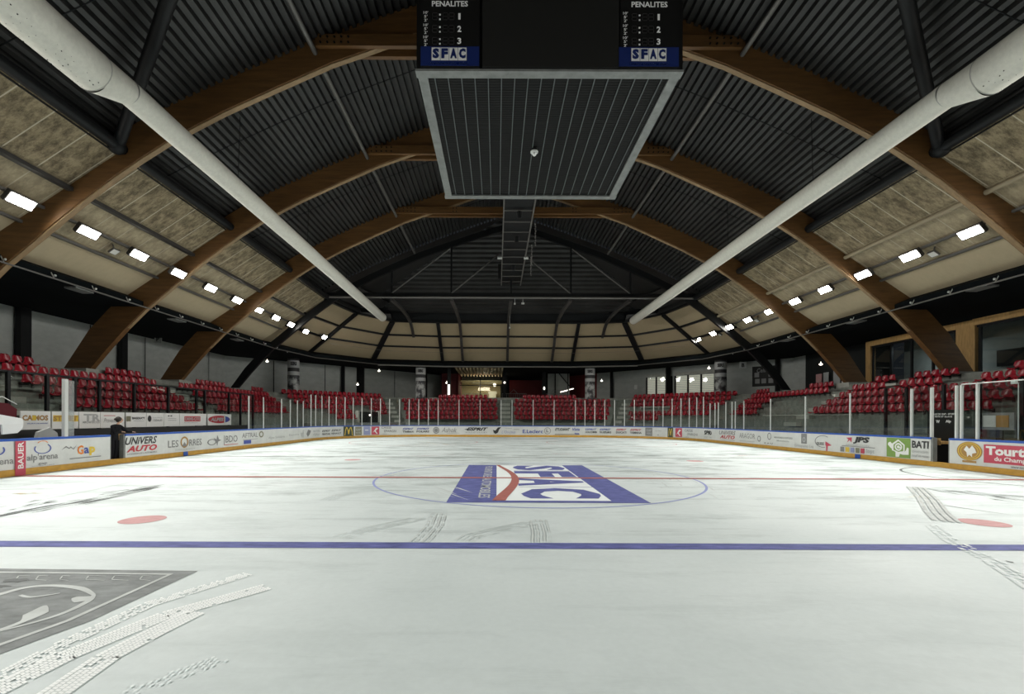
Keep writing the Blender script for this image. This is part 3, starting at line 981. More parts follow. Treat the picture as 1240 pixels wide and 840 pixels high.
for x, y, sd, i in lamps:
    zz_ = zl
    for ya in names:
        if -0.62 < y - (ya + 0.15) < 0.70:
            k_ = (ya - 0.55 + CD) / (y + CD)
            x = CX + (x - CX) * k_; zz_ = CH + (zl - CH) * k_; y = ya - 0.55
    s_ = -1 if x < 0 else 1
    if i >= 0: lab = 'lit white floodlight, %s from the camera in the %s row under the roof' % (ordn(i), sd)
    else: lab = 'lit floodlight above and behind the camera, %s row, %s back' % (sd, ordn(-i - 1))
    e = empty('floodlight', (x, y, zz_), 0, lab, 'floodlight', 'floodlights of the %s row' % sd)
    ang = math.radians(50) * -s_
    R = Matrix.Rotation(-ang, 3, 'Y')
    c = Vector((x, y, zz_))
    nrm = R @ Vector((0, 0, -1))
    if nrm.x * s_ > 0: R = Matrix.Rotation(ang, 3, 'Y'); nrm = R @ Vector((0, 0, -1))
    g = G(); g.box(c + nrm * -0.06, (0.42, 0.92, 0.12), R)
    for q in range(7): g.box(c + nrm * -0.15 + Vector((0, -0.42 + q * 0.14, 0)), (0.40, 0.02, 0.07), R)
    g.make('lamp_housing', 'dsteel', e)
    g = G(); g.box(c + nrm * 0.005, (0.32, 0.82, 0.02), R); g.make('lamp_lens', 'lens', e)
    g = G(); g.bar(c + nrm * -0.12 + Vector((0, -0.3, 0)), (x + s_ * 0.3, y - 0.3, zz_ + 0.30), 0.04, 0.04, up=(0, 1, 0)); g.bar(c + nrm * -0.12 + Vector((0, 0.3, 0)), (x + s_ * 0.3, y + 0.3, zz_ + 0.30), 0.04, 0.04, up=(0, 1, 0))
    g.make('lamp_bracket', 'gsteel', e)
    ld = bpy.data.lights.new('floodlight_beam', 'AREA')
    ld.shape = 'RECTANGLE'; ld.size = 0.34; ld.size_y = 0.85
    ld.energy = LAMP_W; ld.color = (1.0, 0.985, 0.93)
    ld.spread = math.radians(125)
    lo = bpy.data.objects.new('floodlight_beam', ld)
    COL.objects.link(lo)
    lo.parent = e
    p = nrm * 0.03
    lo.matrix_local = Matrix.Translation(p) @ nrm.to_track_quat('-Z', 'Y').to_matrix().to_4x4()
# small unlit floodlights on the rails
for s_, u, v, sd in ((-1, 136, 296, 'second and third lamps of the left row'), (1, 1131, 298, 'first two lamps of the right row'), (1, 917, 383, 'sixth and seventh lamps of the right row'), (1, 872, 402, 'eighth and ninth lamps of the right row')):
    d = F * (s_ * 17.9 - CX) / (u - PX)
    y = d - CD; z = 8.95
    e = empty('spotlight', (s_ * 17.85, y, z), 0, 'small square unlit spotlight on the rail between ' + sd, 'spotlight')
    R = Matrix.Rotation(math.radians(35) * s_, 3, 'Y')
    g = G(); g.box((s_ * 17.85, y, z), (0.30, 0.36, 0.08), R); g.make('lamp_housing', 'gsteel', e)
    g = G(); g.box(Vector((s_ * 17.85, y, z)) + R @ Vector((0, 0, -0.045)), (0.25, 0.30, 0.012), R); g.make('lamp_lens', 'lens_off', e)
    g = G(); g.bar((s_ * 17.85, y, z), (s_ * 17.9, y, z + 0.3), 0.04, 0.04, up=(0, 1, 0)); g.make('lamp_bracket', 'gsteel', e)

# ================================================================== SCOREBOARD
SX0, SX1 = -2.92, 2.98
SY0, SY1 = 10.3 - CD, 16.3 - CD
SZ = 9.43
e = empty('scoreboard', (0, (SY0 + SY1) / 2, SZ), 0, 'large black four-sided scoreboard cube hung over centre ice', 'scoreboard')
g = G(); g.box(((SX0 + SX1) / 2, (SY0 + SY1) / 2, SZ + 1.73), (SX1 - SX0, SY1 - SY0, 3.4)); g.make('cube_body', 'housing', e)
g = G(); xa, xb = -1.46, 1.58
g.box(((xa + xb) / 2, SY0 - 0.02, SZ + 1.73), (xb - xa, 0.05, 3.38)); g.make('video_screen', 'screen', e)
# bottom frame
g = G()
fw = 0.22
for (a, b) in (((SX0, SY0), (SX1, SY0)), ((SX0, SY1), (SX1, SY1))):
    g.box(((a[0] + b[0]) / 2, a[1] + (fw / 2 if a[1] == SY0 else -fw / 2), SZ), (SX1 - SX0 + 0.06, fw, 0.05))
for x in (SX0 + fw / 2, SX1 - fw / 2):
    g.box((x, (SY0 + SY1) / 2, SZ), (fw, SY1 - SY0 - 2 * fw, 0.05))
g.make('bottom_frame', 'alu', e)
g = G(); g.box(((SX0 + SX1) / 2, (SY0 + SY1) / 2, SZ + 0.10), (SX1 - SX0 - 0.3, SY1 - SY0 - 0.3, 0.04)); g.make('underside_panel', 'grille', e)
g = G()
nw = 18
for i in range(1, nw + 1):
    x = SX0 + fw + (SX1 - SX0 - 2 * fw) * (i - 0.5) / nw
    g.bar((x, SY0 + fw, SZ + 0.0), (x, SY1 - fw, SZ + 0.0), 0.022, 0.02)
g.make('grille_rod', 'wire', e)['kind'] = 'stuff'
g = G()
for i in range(64):
    y = SY0 + fw + (SY1 - SY0 - 2 * fw) * (i + 0.5) / 64
    g.bar((SX0 + fw, y, SZ + 0.035), (SX1 - fw, y, SZ + 0.035), 0.035, 0.02)
g.make('grille_slat', 'screen', e)['kind'] = 'stuff'
YF = SY0 - 0.055


def fz(v, u=660): return at(u, v, SY0 + CD).z


def fx(u, v=40): return at(u, v, SY0 + CD).x


for (ua, ub, un, tt, side) in ((510, 580.5, 556.5, 544.5, 'left'), (749, 821, 796.5, 785, 'right')):
    xa, xb = fx(ua), fx(ub)
    g = G(); g.box(((xa + xb) / 2, SY0 - 0.02, SZ + 1.73), (xb - xa, 0.05, 3.38)); pan = g.make('penalty_panel', 'housing', e)
    z0, z1 = fz(82), fz(59)
    g = G(); g.box(((xa + xb) / 2, SY0 - 0.045, (z0 + z1) / 2), (xb - xa, 0.02, z1 - z0)); g.make('advert_plate', 'navy', pan)
    tl = fx(tt - 21.5); tr = fx(tt + 21.0); tw = (tr - tl) / 4
    zt0, zt1 = fz(76), fz(60.5)
    g = G(); gs = G()
    for k in range(4):
        cx = tl + tw * (k + 0.5)
        g.add([(cx - tw * 0.48, YF - 0.004, zt0), (cx + tw * 0.48, YF - 0.004, zt0), (cx + tw * 0.48, YF - 0.004, zt1), (cx - tw * 0.48, YF - 0.004, zt1)], [(0, 1, 2, 3)])
        put_text(gs, 'SFAC'[k], (cx, YF - 0.010, (zt0 + zt1) / 2 + 0.01), (1, 0, 0), (0, 0, 1), tw * 0.76, (zt1 - zt0) * 0.78, 0.065)
    g.make('letter_tile', 'white', pan)['kind'] = 'stuff'
    gs.make('letters', 'navy', pan)
    def wt(t_, u_, v_, w_, h_, nm, bold=0.01, m_='w_led'):
        g = G(); put_text(g, t_, (fx(u_), YF, fz(v_)), (1, 0, 0), (0, 0, 1), w_, h_, bold); g.make(nm, m_, pan)
    wt('fournitures automobiles - outillage', tt - 0.2, 79.5, (tr - tl) * 1.06, 0.055, 'advert_lettering', 0.0)
    wt('PENALITES', tt + 0.5, 7.6, fx(tt + 22) - fx(tt - 21.5), fz(4.2) - fz(11), 'title_lettering', 0.025)
    for k, v in enumerate((22.8, 37.8, 52.3)):
        wt(str(k + 1), un, v, 0.05 if k == 0 else 0.085, 0.14, 'row_number', 0.03)
        for j, s_ in enumerate(("10'", "5'", "2'")):
            wt(s_, tt - 28.5, v - 4.6 + j * 4.6, 0.10 if j == 0 else 0.07, 0.06, 'minute_label')
        for dz in (-2.8, 2.8):
            g = G(); g.box((fx(tt - 11.5), YF, fz(v + 0.8 + dz)), (0.035, 0.006, 0.035)); g.make('colon_dot', 'w_led', pan)
    g = G()
    for v in (22.8, 37.8, 52.3):
        for du in (-17.5, -5, 2.6):
            cx, cz = fx(tt + du), fz(v); w2, h2 = 0.045, 0.075
            for (x0, z0_, x1, z1_) in ((-w2, h2 * 1.0, w2, h2), (-w2, 0, w2, 0), (-w2, -h2, w2, -h2)):
                g.box((cx, YF, cz + z0_), (2 * w2, 0.004, 0.012))
            for sx_ in (-1, 1):
                for sz_ in (-1, 1): g.box((cx + sx_ * (w2 + .01), YF, cz + sz_ * h2 / 2), (0.012, 0.004, h2 * 0.8))
    g.make('digit_segment', 'seg', pan)['kind'] = 'stuff'
# dome camera under the scoreboard
c = at(647, 181, 0.0)
dd = F * (SZ - 0.02 - CH) / (PY - 181); c = at(647, 181, dd)
e = empty('dome_camera', (c.x, c.y, c.z - 0.15), 0, 'small round surveillance camera hanging under the scoreboard grille', 'camera')
g = G(); g.tube([(c.x, c.y, SZ + 0.02), (c.x, c.y, c.z - 0.06)], 0.09, 14); g.make('camera_base', 'housing', e)
g = G(); g.tube([(c.x, c.y, c.z - 0.06), (c.x, c.y, c.z - 0.09)], 0.11, 14); g.make('camera_collar', 'alu_bright', e)
g = G(); g.sphere((c.x, c.y, c.z - 0.13), 0.06, 12, 8); g.make('camera_dome', 'alu_bright', e)
# hoist bars of the scoreboard
for x in (-1.5, 1.5):
    for y in (SY0 + 1.2, SY1 - 1.2):
        pass

# lighting ladder behind the scoreboard
HZ = 12.75
e = empty('maintenance_ladder', (0, 18, HZ), 0, 'long grey ladder-like service walkway hung along the roof centre behind the scoreboard', 'walkway')
for x in (-0.78, 0.80):
    g = G(); g.bar((x, 5.0, HZ), (x, 25.0, HZ), 0.07, 0.10); g.make('side_rail', 'gsteel', e)
for k in range(14):
    y = 5.6 + k * 1.42
    g = G(); g.bar((-0.78, y, HZ), (0.80, y, HZ), 0.05, 0.05); g.make('rung', 'gsteel', e)
g = G(); g.box((0.0, 15.0, HZ + 0.12), (1.5, 20.0, 0.03)); g.make('floor_plate', 'black', e)
for y, u, nm, lb in ((11.4, 643, 'fan_motor', 'dark'), (14.8, 628, 'fan_motor', 'a'), (20.0, 620, 'fan_motor', 'b')):
    g = G(); g.tube([(0.05, y, HZ - 0.03), (0.05, y, HZ - 0.35)], [0.16, 0.12], 12); g.tube([(0.05, y, HZ - .33), (0.05, y, HZ - .37)], 0.09, 12); g.make('downlight', 'black', e)
for x, y in ((-0.95, 18.4), (0.85, 18.4)):
    g = G(); g.box((x, y, HZ - 0.06), (0.30, 0.2, 0.10)); g.make('end_bracket', 'alu_bright', e)
for x, y0_, z0_ in ((1.0, 12.6, 12.6), (0.98, 15.0, 12.3), (1.1, 17.4, 12.4)):
    g = G()
    for q in range(10): g.sphere((x + 0.02 * (q % 2), y0_ + 0.02 * (q % 3), z0_ - q * 0.13), 0.05, 6, 4, scale=(0.7, 0.7, 1.3))
    g.make('hanging_chain', 'gsteel', e)
g = G(); g.box((-0.95, 19.4, HZ - 0.7), (0.22, 0.3, 1.0)); g.make('loudspeaker', 'housing', e)
for x, z, lab in ((0.95, 10.98, 'small white junction box hanging left of the tie beam cable, over the far ice'), (0.3, 10.95, 'small bright sensor hanging under the tie beam near the centre'), (0.05, 10.1, 'small pale sensor fixed on the central far rafter')):
    g = G(); g.box((x, 24.0 if z > 10.5 else 29.5, z), (0.24 if z > 10.97 else 0.12, 0.12, 0.12)); g.tube([(x, 24.0 if z > 10.5 else 29.5, z), (x, 24.0 if z > 10.5 else 29.5, z + 0.5 if z > 10.5 else z + 1.1)], 0.012, 5)
    tag(g.make('ceiling_sensor', 'alu_bright'), lab, 'sensor')

# ================================================================== BOARDS WITH THEIR ADVERTS
BH = 1.075


def board_section(s0, s1, label, items, gate_side=None):
    pm, tm = path_at((s0 + s1) / 2)
    e = empty('dasher_board', (pm.x, pm.y, 0), math.atan2(tm.y, tm.x), label, 'rink board', 'dasher boards round the ice')
    sp = section_pts(s0, s1)

    def prof(off0, off1, z0, z1):
        def f(i):
            p, t = sp[i]
            n = Vector((-t.y, t.x))      # outwards (path runs clockwise seen from above)
            a, b = p + n * off0, p + n * off1
            return [Vector((a.x, a.y, z0)), Vector((b.x, b.y, z0)), Vector((b.x, b.y, z1)), Vector((a.x, a.y, z1))]
        return f
    G().sweep(prof(0, 0.12, 0.0, BH - 0.07), len(sp)).make('board_panel', 'board', e)
    G().sweep(prof(-0.02, 0.0, 0.0, 0.19), len(sp)).make('kick_plate', 'yellow', e)
    G().sweep(prof(-0.015, 0.16, BH - 0.07, BH), len(sp)).make('cap_rail', 'blue_cap', e)
    mats = {}
    lay = 0
    lift = 0.022 if any(i_[0] == 'full' and i_[4] > 0.5 for i_ in items) else 0.0
    for it in items:
        k = it[0]
        if k == 't': _, s_, u0, u1, z0, z1, m = it[:7]; bold = it[7] if len(it) > 7 else 0.01; sh = it[8] if len(it) > 8 else 0.0
        else: _, u0, u1, z0, z1, m = it[:6]
        a, b = s_of_u(u0), s_of_u(u1)
        p, t = path_at((a + b) / 2)
        w = abs(b - a)
        T = Vector((t.x, t.y, 0)); N = Vector((t.y, -t.x, 0))
        lay += 1
        C = Vector((p.x, p.y, (z0 + z1) / 2)) + N * (0.008 + 0.0016 * lay) + N * max(lift, 0.02 if it[0] == 'full' else 0)
        if abs(p.y) > 21.5 and abs(p.x) > 6.5: C += N * 0.006
        U = Vector((0, 0, 1)); hh = z1 - z0
        g = G()
        if k == 't':
            put_text(g, s_, C, T, U, w, hh, bold, sh); nm = 'advert_lettering'
        elif k == 'v':
            put_text(g, it[6], C, U, -T, hh, w, 0.02, 0.0); nm = 'advert_lettering'
        else:
            nm = 'advert_logo'
            if k == 'r' or k == 'full':
                P = [(-.5, -.5), (.5, -.5), (.5, .5), (-.5, .5)]
                g.add([C + T * x * w + U * z * hh for x, z in P], [(0, 1, 2, 3)])
            elif k == 'e':
                P = ellipse2(32); g.add([C + T * x * w + U * z * hh for x, z in P], [tuple(range(32))])
            elif k == 'o':
                q = it[6] if len(it) > 6 else 0.8
                A0 = it[7] if len(it) > 7 else 0.0; A1 = it[8] if len(it) > 8 else 2 * PI
                ang = [A0 + (A1 - A0) * i / 32 for i in range(33)]
                g.strip([C + T * .5 * math.cos(a_) * w + U * .5 * math.sin(a_) * hh for a_ in ang], [C + T * .5 * q * math.cos(a_) * w + U * .5 * q * math.sin(a_) * hh for a_ in ang])
            elif k == 'p':
                P = it[6]; g.add([C + T * x * w + U * z * hh for x, z in P], [tuple(range(len(P)))])
        g.make(nm, m, e)
    return e


ARCH_M = [(-.5, -.5), (-.42, -.5), (-.36, 0), (-.26, .38), (-.16, .3), (-.05, -.35), (.05, -.35), (.16, .3), (.26, .38), (.36, 0), (.42, -.5), (.5, -.5), (.42, .1), (.3, .5), (.18, .48), (0, .05), (-.18, .48), (-.3, .5), (-.42, .1)]
BIRD = [(-.5, .1), (-.2, .0), (.1, .45), (.5, .5), (.25, .15), (.1, -.3), (-.2, -.5), (-.4, -.3)]
MOUNT = [(-.5, -.3), (-.2, .3), (0, -.05), (.1, .2), (.25, -.2), (.5, .4), (.28, -.35), (.1, .0), (0, -.2), (-.2, .1)]
SQ = lambda u0, u1, m: ('r', u0, u1, 0.24, 0.97, m)


def esprit(u0, u1, below, red=False):
    return [('t', 'ESPRIT', u0, u1, 0.66, 0.83, 'red_ink' if red else 'blue_ink', 0.03, 0.4), ('t', below, u0, u1, 0.40, 0.58, 'ink', 0.03)]


SECTIONS = [
    (None, 17, 'white board section with blue arc and grey lettering at the left picture edge', [('t', "alp'arena", -32, 16.5, 0.30, 0.56, 'grey_ink', 0.005), ('o', -16, 6, 0.62, 0.92, 'blue_ink', 0.8, -PI / 2, 0.6)]),
    (17, 30.5, 'narrow board section covered by a red strip with white vertical lettering', [('full', 17.3, 30.2, 0.0, 1.0, 'rose_ink'), ('v', 20.5, 27.5, 0.20, 0.98, 'white', 'BAUER')]),
    (30.5, 73, 'white board section with the arc emblem and grey arena lettering beside the red strip', [('o', 41, 62, 0.58, 0.90, 'blue_ink', 0.86, 2.6, 7.2), ('o', 44, 59, 0.74, 0.98, 'orange_ink', 0.85, 0.5, 2.6), ('t', "alp'arena", 32.5, 70, 0.34, 0.60, 'grey_ink', 0.008), ('t', 'gap', 46, 57, 0.24, 0.31, 'grey_ink'), ('t', 'www.alparena-gap.fr', 38, 66, 0.12 + 0.08, 0.25, 'lt_ink')]),
    (73, 133.5, 'white board section with three coloured letters and a small mountain line', [('p', 74, 93, 0.60, 0.82, 'grey_ink', MOUNT), ('t', 'G', 93.5, 101, 0.46, 0.76, 'orange_ink', 0.03), ('t', 'a', 101.5, 107.5, 0.48, 0.68, 'blue_ink', 0.02), ('t', 'p', 108, 115, 0.40, 0.70, 'gold_ink', 0.05), ('r', 84, 122, 0.33, 0.36, 'grey_ink')]),
    (152, 199, 'white board section right of the standing person with slanted black and red capitals', [('t', 'UNiVERS', 151.5, 190, 0.66, 0.95, 'ink', 0.02, 0.3), ('t', 'AUTO', 153, 190, 0.38, 0.62, 'red_ink', 0.04, 0.3), ('t', 'LA PASSION DE L AUTOMOBILE', 154, 190, 0.28, 0.34, 'grey_ink')]),
    (199, 248.5, 'white board section with large dark capitals around a round mountain badge', [('t', 'LES', 203.5, 216, 0.42, 0.72, 'grey_ink', 0.01), ('o', 218.5, 228, 0.36, 0.86, 'brown_ink', 0.7), ('p', 220, 226.5, 0.42, 0.62, 'grey_ink', [(-.5, -.5), (.5, -.5), (0, .5)]), ('t', 'RRES', 229, 244, 0.42, 0.72, 'grey_ink', 0.01), ('t', 'STATION DE MONTAGNE', 212, 236, 0.27, 0.32, 'lt_ink'), ('full', 221.3, 226.8, 0.0, 0.19, 'blue_cap')]),
    (248.5, 289, 'white board section with an arrow outline and three thin capitals in a corner frame', [('o', 251, 262, 0.36, 0.66, 'grey_ink', 0.75), ('p', 258, 268, 0.30, 0.84, 'grey_ink', [(-.5, .3), (-.1, .1), (0, .5), (.2, .1), (.5, 0), (.1, -.1), (0, -.5), (-.2, 0)]), ('t', 'BDO', 273, 287.5, 0.42, 0.78, 'grey_ink', 0.01), ('r', 271, 271.8, 0.33, 0.80, 'grey_ink'), ('r', 271, 288, 0.30, 0.33, 'red_ink')]),
    (289, 322, 'white board section with thin capitals over a small blue bar', [('t', 'AFTRAL', 293, 312, 0.60, 0.86, 'grey_ink', 0.01), ('r', 295, 304, 0.26, 0.46, 'blue_ink'), ('o', 313.5, 319, 0.55, 0.92, 'olive_ink', 0.6), ('r', 294, 312, 0.48, 0.50, 'grey_ink')]),
    (322, 369, 'white board section with faint thin script and tiny grey lines', [('t', 'Alpes Solidaires', 325, 345, 0.38, 0.56, 'lt_ink'), ('t', 'Etanche', 350, 362, 0.50, 0.62, 'lt_ink'), ('t', 'vif', 364, 368, 0.30, 0.85, 'lt_ink')]),
    (369, 415.5, 'white board section with a striped leaf badge and two pairs of small dark words', [('p', 371, 376.5, 0.32, 0.86, 'grey_ink', [(-.5, -.1), (-.1, .5), (.5, .3), (.2, -.2), (-.2, -.5)]), ('t', 'MAITRE', 378, 387.5, 0.62, 0.80, 'lt_ink', 0.02), ('t', "D'EAU", 378, 387, 0.36, 0.54, 'lt_ink', 0.02)] + [('t', 'ESPRIT', 390, 400, 0.60, 0.76, 'ink', 0.02, 0.3), ('t', 'PEINTURE', 390, 400, 0.36, 0.50, 'ink', 0.02), ('t', 'ESPRIT', 401.5, 413, 0.62, 0.78, 'ink', 0.02, 0.3), ('t', 'RENAULT', 401.5, 413, 0.38, 0.52, 'ink', 0.02)]),
    (415.5, 428.5, 'board section filled by a dark green square with two tall yellow arches, left side', [('full', 415.8, 428.2, 0.19, 1.0, 'dgreen_ink'), ('p', 417, 427, 0.24, 0.95, 'gold_ink', ARCH_M)]),
    (428.5, 449, 'white board section with one olive and one lavender square', [SQ(430, 438, 'olive_ink'), ('t', 'GAP', 431, 437, 0.62, 0.80, 'lt_ink', 0.02), ('t', 'HOTEL', 431, 437, 0.36, 0.52, 'lt_ink', 0.02), SQ(440.3, 448.3, 'lav_ink'), ('r', 442, 446, 0.62, 0.70, 'white')]),
    (449, 485, 'white board section with a red square badge and grey capitals, left curve', [SQ(450, 459.3, 'rose_ink'), ('p', 451.5, 458, 0.32, 0.86, 'white', [(-.5, -.3), (.1, .5), (.5, .4), (0, 0), (.4, -.5), (.2, -.5), (-.2, -.1)]), ('t', 'CAISSE', 462, 474, 0.76, 0.98, 'grey_ink'), ('t', "D'EPARGNE", 461.5, 482, 0.44, 0.66, 'grey_ink', 0.01), ('t', 'CEPAC', 463, 469, 0.22, 0.34, 'lt_ink')]),
    (485, 523, 'white board section with two small slanted two-line logos left of the round badge', esprit(487.5, 501, 'Thebaut') + esprit(504.5, 521, 'POLARIS')),
    (523, 559, 'white board section with a dark round badge and loose handwritten lettering', [('e', 524.5, 532, 0.28, 0.92, 'grey_ink'), ('o', 525.3, 531.2, 0.36, 0.84, 'lt_ink', 0.7), ('t', 'Ashok', 535, 553, 0.42, 0.86, 'grey_ink', 0.0, 0.3), ('r', 541, 557, 0.34, 0.36, 'grey_ink')]),
    (559, 594, 'white board section with one wide slanted black word over spaced small capitals', [('t', 'ESPRIT', 565, 591, 0.58, 0.88, 'ink', 0.05, 0.4), ('p', 562, 567, 0.6, 0.8, 'ink', [(-.5, 0), (.5, .4), (.5, -.2)]), ('t', 'M O T O  S P O R T', 564, 590, 0.36, 0.46, 'grey_ink', 0.0)]),
    (594, 630, 'white board section with a dark bird shape and thin blue script', [('p', 597, 607, 0.28, 0.92, 'ink', BIRD), ('t', "L'Onctus", 607.5, 624, 0.34, 0.60, 'lav_ink', 0.0, 0.2), ('r', 612, 620, 0.8, 0.84, 'lt_ink'), ('r', 622, 629, 0.68, 0.74, 'lt_ink')]),
    (630, 669, 'white board section with blue shop lettering and a ringed letter', [('t', 'E.Leclerc', 633, 657.5, 0.36, 0.70, 'blue_ink', 0.02), ('o', 659, 667, 0.28, 0.90, 'grey_ink', 0.85), ('t', 'L', 661.5, 664.5, 0.46, 0.74, 'grey_ink', 0.04)]),
    (669, 705, 'white board section with slanted capitals, blue script and a grey underline', [('t', 'ETUDIANT', 672, 690.5, 0.60, 0.86, 'ink', 0.03, 0.4), ('t', 'Vista', 693, 702, 0.60, 0.88, 'blue_ink', 0.02, 0.2), ('r', 672, 702, 0.24, 0.30, 'olive_ink'), ('t', 'lea', 696, 701.5, 0.28, 0.42, 'blue_ink', 0.04)]),
    (705, 742, 'white board section with two dark two-line dealer logos right of centre', esprit(707, 723, 'COLOMB') + esprit(726, 740, 'SUZUKI')),
    (742, 779, 'white board section with two two-line logos whose upper words are red', esprit(746, 759, 'DUCATI', True) + esprit(763, 777, 'YAMAHA', True)),
    (779, 808, 'white board section with a grey square and faint small lettering', [SQ(781.5, 790, 'grey_ink'), ('t', 'CAP', 783, 789, 0.62, 0.82, 'lt_ink', 0.03), ('t', 'VERS', 783, 789, 0.36, 0.54, 'lt_ink', 0.03), ('t', 'cycles', 793, 801, 0.62, 0.78, 'lt_ink'), ('r', 796, 798, 0.3, 0.4, 'lt_ink')]),
    (808, 816, 'board section filled by a dark square with a yellow arch, right side', [('full', 808.8, 815.4, 0.19, 1.0, 'dgreen_ink'), ('p', 809.5, 815, 0.24, 0.92, 'gold_ink', ARCH_M)]),
    (816, 847, 'white board section with a red square badge and grey capitals, right curve', [SQ(818, 826, 'rose_ink'), ('p', 819.2, 824.8, 0.32, 0.86, 'white', [(-.5, -.3), (.1, .5), (.5, .4), (0, 0), (.4, -.5), (.2, -.5), (-.2, -.1)]), ('t', 'CAISSE', 829, 839, 0.70, 0.90, 'grey_ink'), ('t', "D'EPARGNE", 829, 845.5, 0.40, 0.60, 'grey_ink', 0.01), ('t', 'CEPAC', 830, 835, 0.22, 0.32, 'lt_ink')]),
    (847, 869, 'white board section with one bold slanted black word on the right curve', [('t', 'ESPRIT', 849, 866, 0.54, 0.86, 'ink', 0.05, 0.4), ('t', 'PRINT SERV', 849.5, 865, 0.30, 0.42, 'lt_ink')]),
    (869, 893, 'white board section with small slanted black and red capitals, far right boards', [('t', 'UNiVERS', 871, 891, 0.64, 0.92, 'grey_ink', 0.02, 0.3), ('t', 'AUTO', 872, 890, 0.36, 0.60, 'red_ink', 0.04, 0.3), ('r', 872, 890, 0.26, 0.29, 'lt_ink')]),
    (893, 923.5, 'white board section with thin grey capitals and a small pointed oval', [('t', 'ARAGOR', 895.5, 914.5, 0.50, 0.82, 'grey_ink', 0.0), ('o', 917.5, 921.5, 0.36, 0.72, 'grey_ink', 0.7), ('r', 896, 914, 0.3, 0.33, 'lt_ink')]),
    (923.5, 962, 'white board section with a tall rounded badge and two lines of tiny lettering', [('o', 929.5, 934.2, 0.52, 0.94, 'grey_ink', 0.75), ('t', 'E A U', 926, 936, 0.26, 0.36, 'grey_ink', 0.02), ('t', 'MON BUREAU D ETUDES', 938, 960, 0.64, 0.74, 'grey_ink', 0.01), ('t', 'Menuiserie', 941, 956, 0.46, 0.56, 'lt_ink')]),
    (962, 986, 'white board section with a grey square above small grey lettering', [('r', 970.5, 977.3, 0.46, 0.98, 'grey_ink'), ('o', 972.2, 975.6, 0.54, 0.8, 'lt_ink', 0.6), ('t', 'Groupama Loj', 962.5, 985, 0.22, 0.42, 'lt_ink', 0.0)]),
    (986, 1015, 'white board section with a long swoosh ending in a red arrow', [('o', 987, 1007, 0.34, 0.94, 'grey_ink', 0.9, 0.9, 5.0), ('t', 'GLISS', 989, 998, 0.46, 0.60, 'ink', 0.02), ('p', 998, 1007.5, 0.20, 0.66, 'rose_ink', [(-.3, .5), (.5, .1), (0, 0), (-.05, -.5), (-.2, -.5), (-.2, 0), (-.3, .1)])]),
    (1015, 1071, 'white board section with bold black capitals over a row of coloured squares', [('p', 1025, 1032, 0.66, 0.92, 'rose_ink', [(-.5, .4), (.5, .5), (.4, -.4), (.1, .0), (-.4, -.5), (-.1, .1)]), ('t', 'JPS', 1033.5, 1053.5, 0.64, 0.96, 'ink', 0.06, 0.2), ('r', 1020, 1060, 0.50, 0.53, 'grey_ink')] + [('r', 1018 + 6.2 * k, 1022.6 + 6.2 * k, 0.24, 0.46, c_) for k, c_ in enumerate(('grey_ink', 'gold_ink', 'lav_ink', 'olive_ink', 'rose_ink'))] + [('t', 'lopt', 1050, 1059.5, 0.22, 0.46, 'lt_ink'), ('full', 1036.5, 1043, 0.0, 0.19, 'blue_cap'), ('t', 'DISTRIBUTION', 1025, 1053, 0.55, 0.61, 'lt_ink')]),
    (1071, 1127.3, 'white board section with a green square showing a white house figure flexing arms', [('r', 1074, 1103, 0.21, 0.99, 'green_ink'), ('p', 1075, 1102, 0.24, 0.94, 'white', [(-.46, .28), (-.36, .34), (-.26, .2), (-.18, .0), (-.02, -.12), (.1, -.13), (.26, -.22), (.34, -.1), (.38, .06), (.46, .04), (.46, -.34), (.2, -.36), (.08, -.32), (.04, -.5), (-.12, -.5), (-.12, -.25), (-.34, -.02), (-.48, .16)]), ('p', 1080.5, 1096, 0.40, 0.94, 'white', [(-.5, -.35), (-.5, .15), (0, .5), (.5, .12), (.5, -.5), (.32, -.5), (.3, .0), (0, .22), (-.28, .0), (-.3, -.4)]), ('p', 1082.6, 1094.4, 0.44, 0.87, 'green_ink', [(-.5, -.35), (-.5, .15), (0, .5), (.5, .12), (.5, -.4), (0, -.5)]), ('e', 1084.0, 1093, 0.48, 0.79, 'white'), ('o', 1085.6, 1091.4, 0.54, 0.73, 'green_ink', 0.6, 0.0, 5.5), ('t', 'BATI', 1105, 1125, 0.64, 0.92, 'ink', 0.02), ('t', 'construction', 1105, 1125, 0.46, 0.56, 'lt_ink'), ('t', 'neuf et reno', 1105, 1125, 0.30, 0.40, 'lt_ink')]),
    (1150, 1282, 'white board section with a brown round medallion and a red sign with white serif words', [('e', 1159, 1190, 0.34, 0.98, 'brown_ink'), ('o', 1160.5, 1188.5, 0.37, 0.95, 'gold_ink', 0.93), ('o', 1163.5, 1185.5, 0.43, 0.89, 'gold_ink', 0.93), ('p', 1166, 1183, 0.46, 0.86, 'white', [(-.4, .1), (-.2, .45), (0, .2), (.2, .5), (.4, .2), (.5, -.1), (.2, -.2), (.2, -.5), (0, -.3), (-.15, -.5), (-.2, -.1)]), ('r', 1166, 1183, 0.27, 0.34, 'brown_ink'), ('r', 1192, 1281, 0.32, 0.92, 'rose_ink'), ('t', 'Tourtons', 1194.5, 1272, 0.58, 0.87, 'white', 0.045), ('t', 'du Champsaur', 1205, 1262, 0.36, 0.54, 'white', 0.02), ('t', 'www.tourtons.com', 1225, 1262, 0.22, 0.29, 'grey_ink')]),
]
for u0, u1, lab, items in SECTIONS:
    s0 = 0.0 if u0 is None else s_of_u(u0)
    board_section(s0, s_of_u(u1), lab, items)
S_END = s_of_u(1282)
board_section(S_END, CUM[-1], 'plain white board section beside the camera on the right, outside the picture', [])
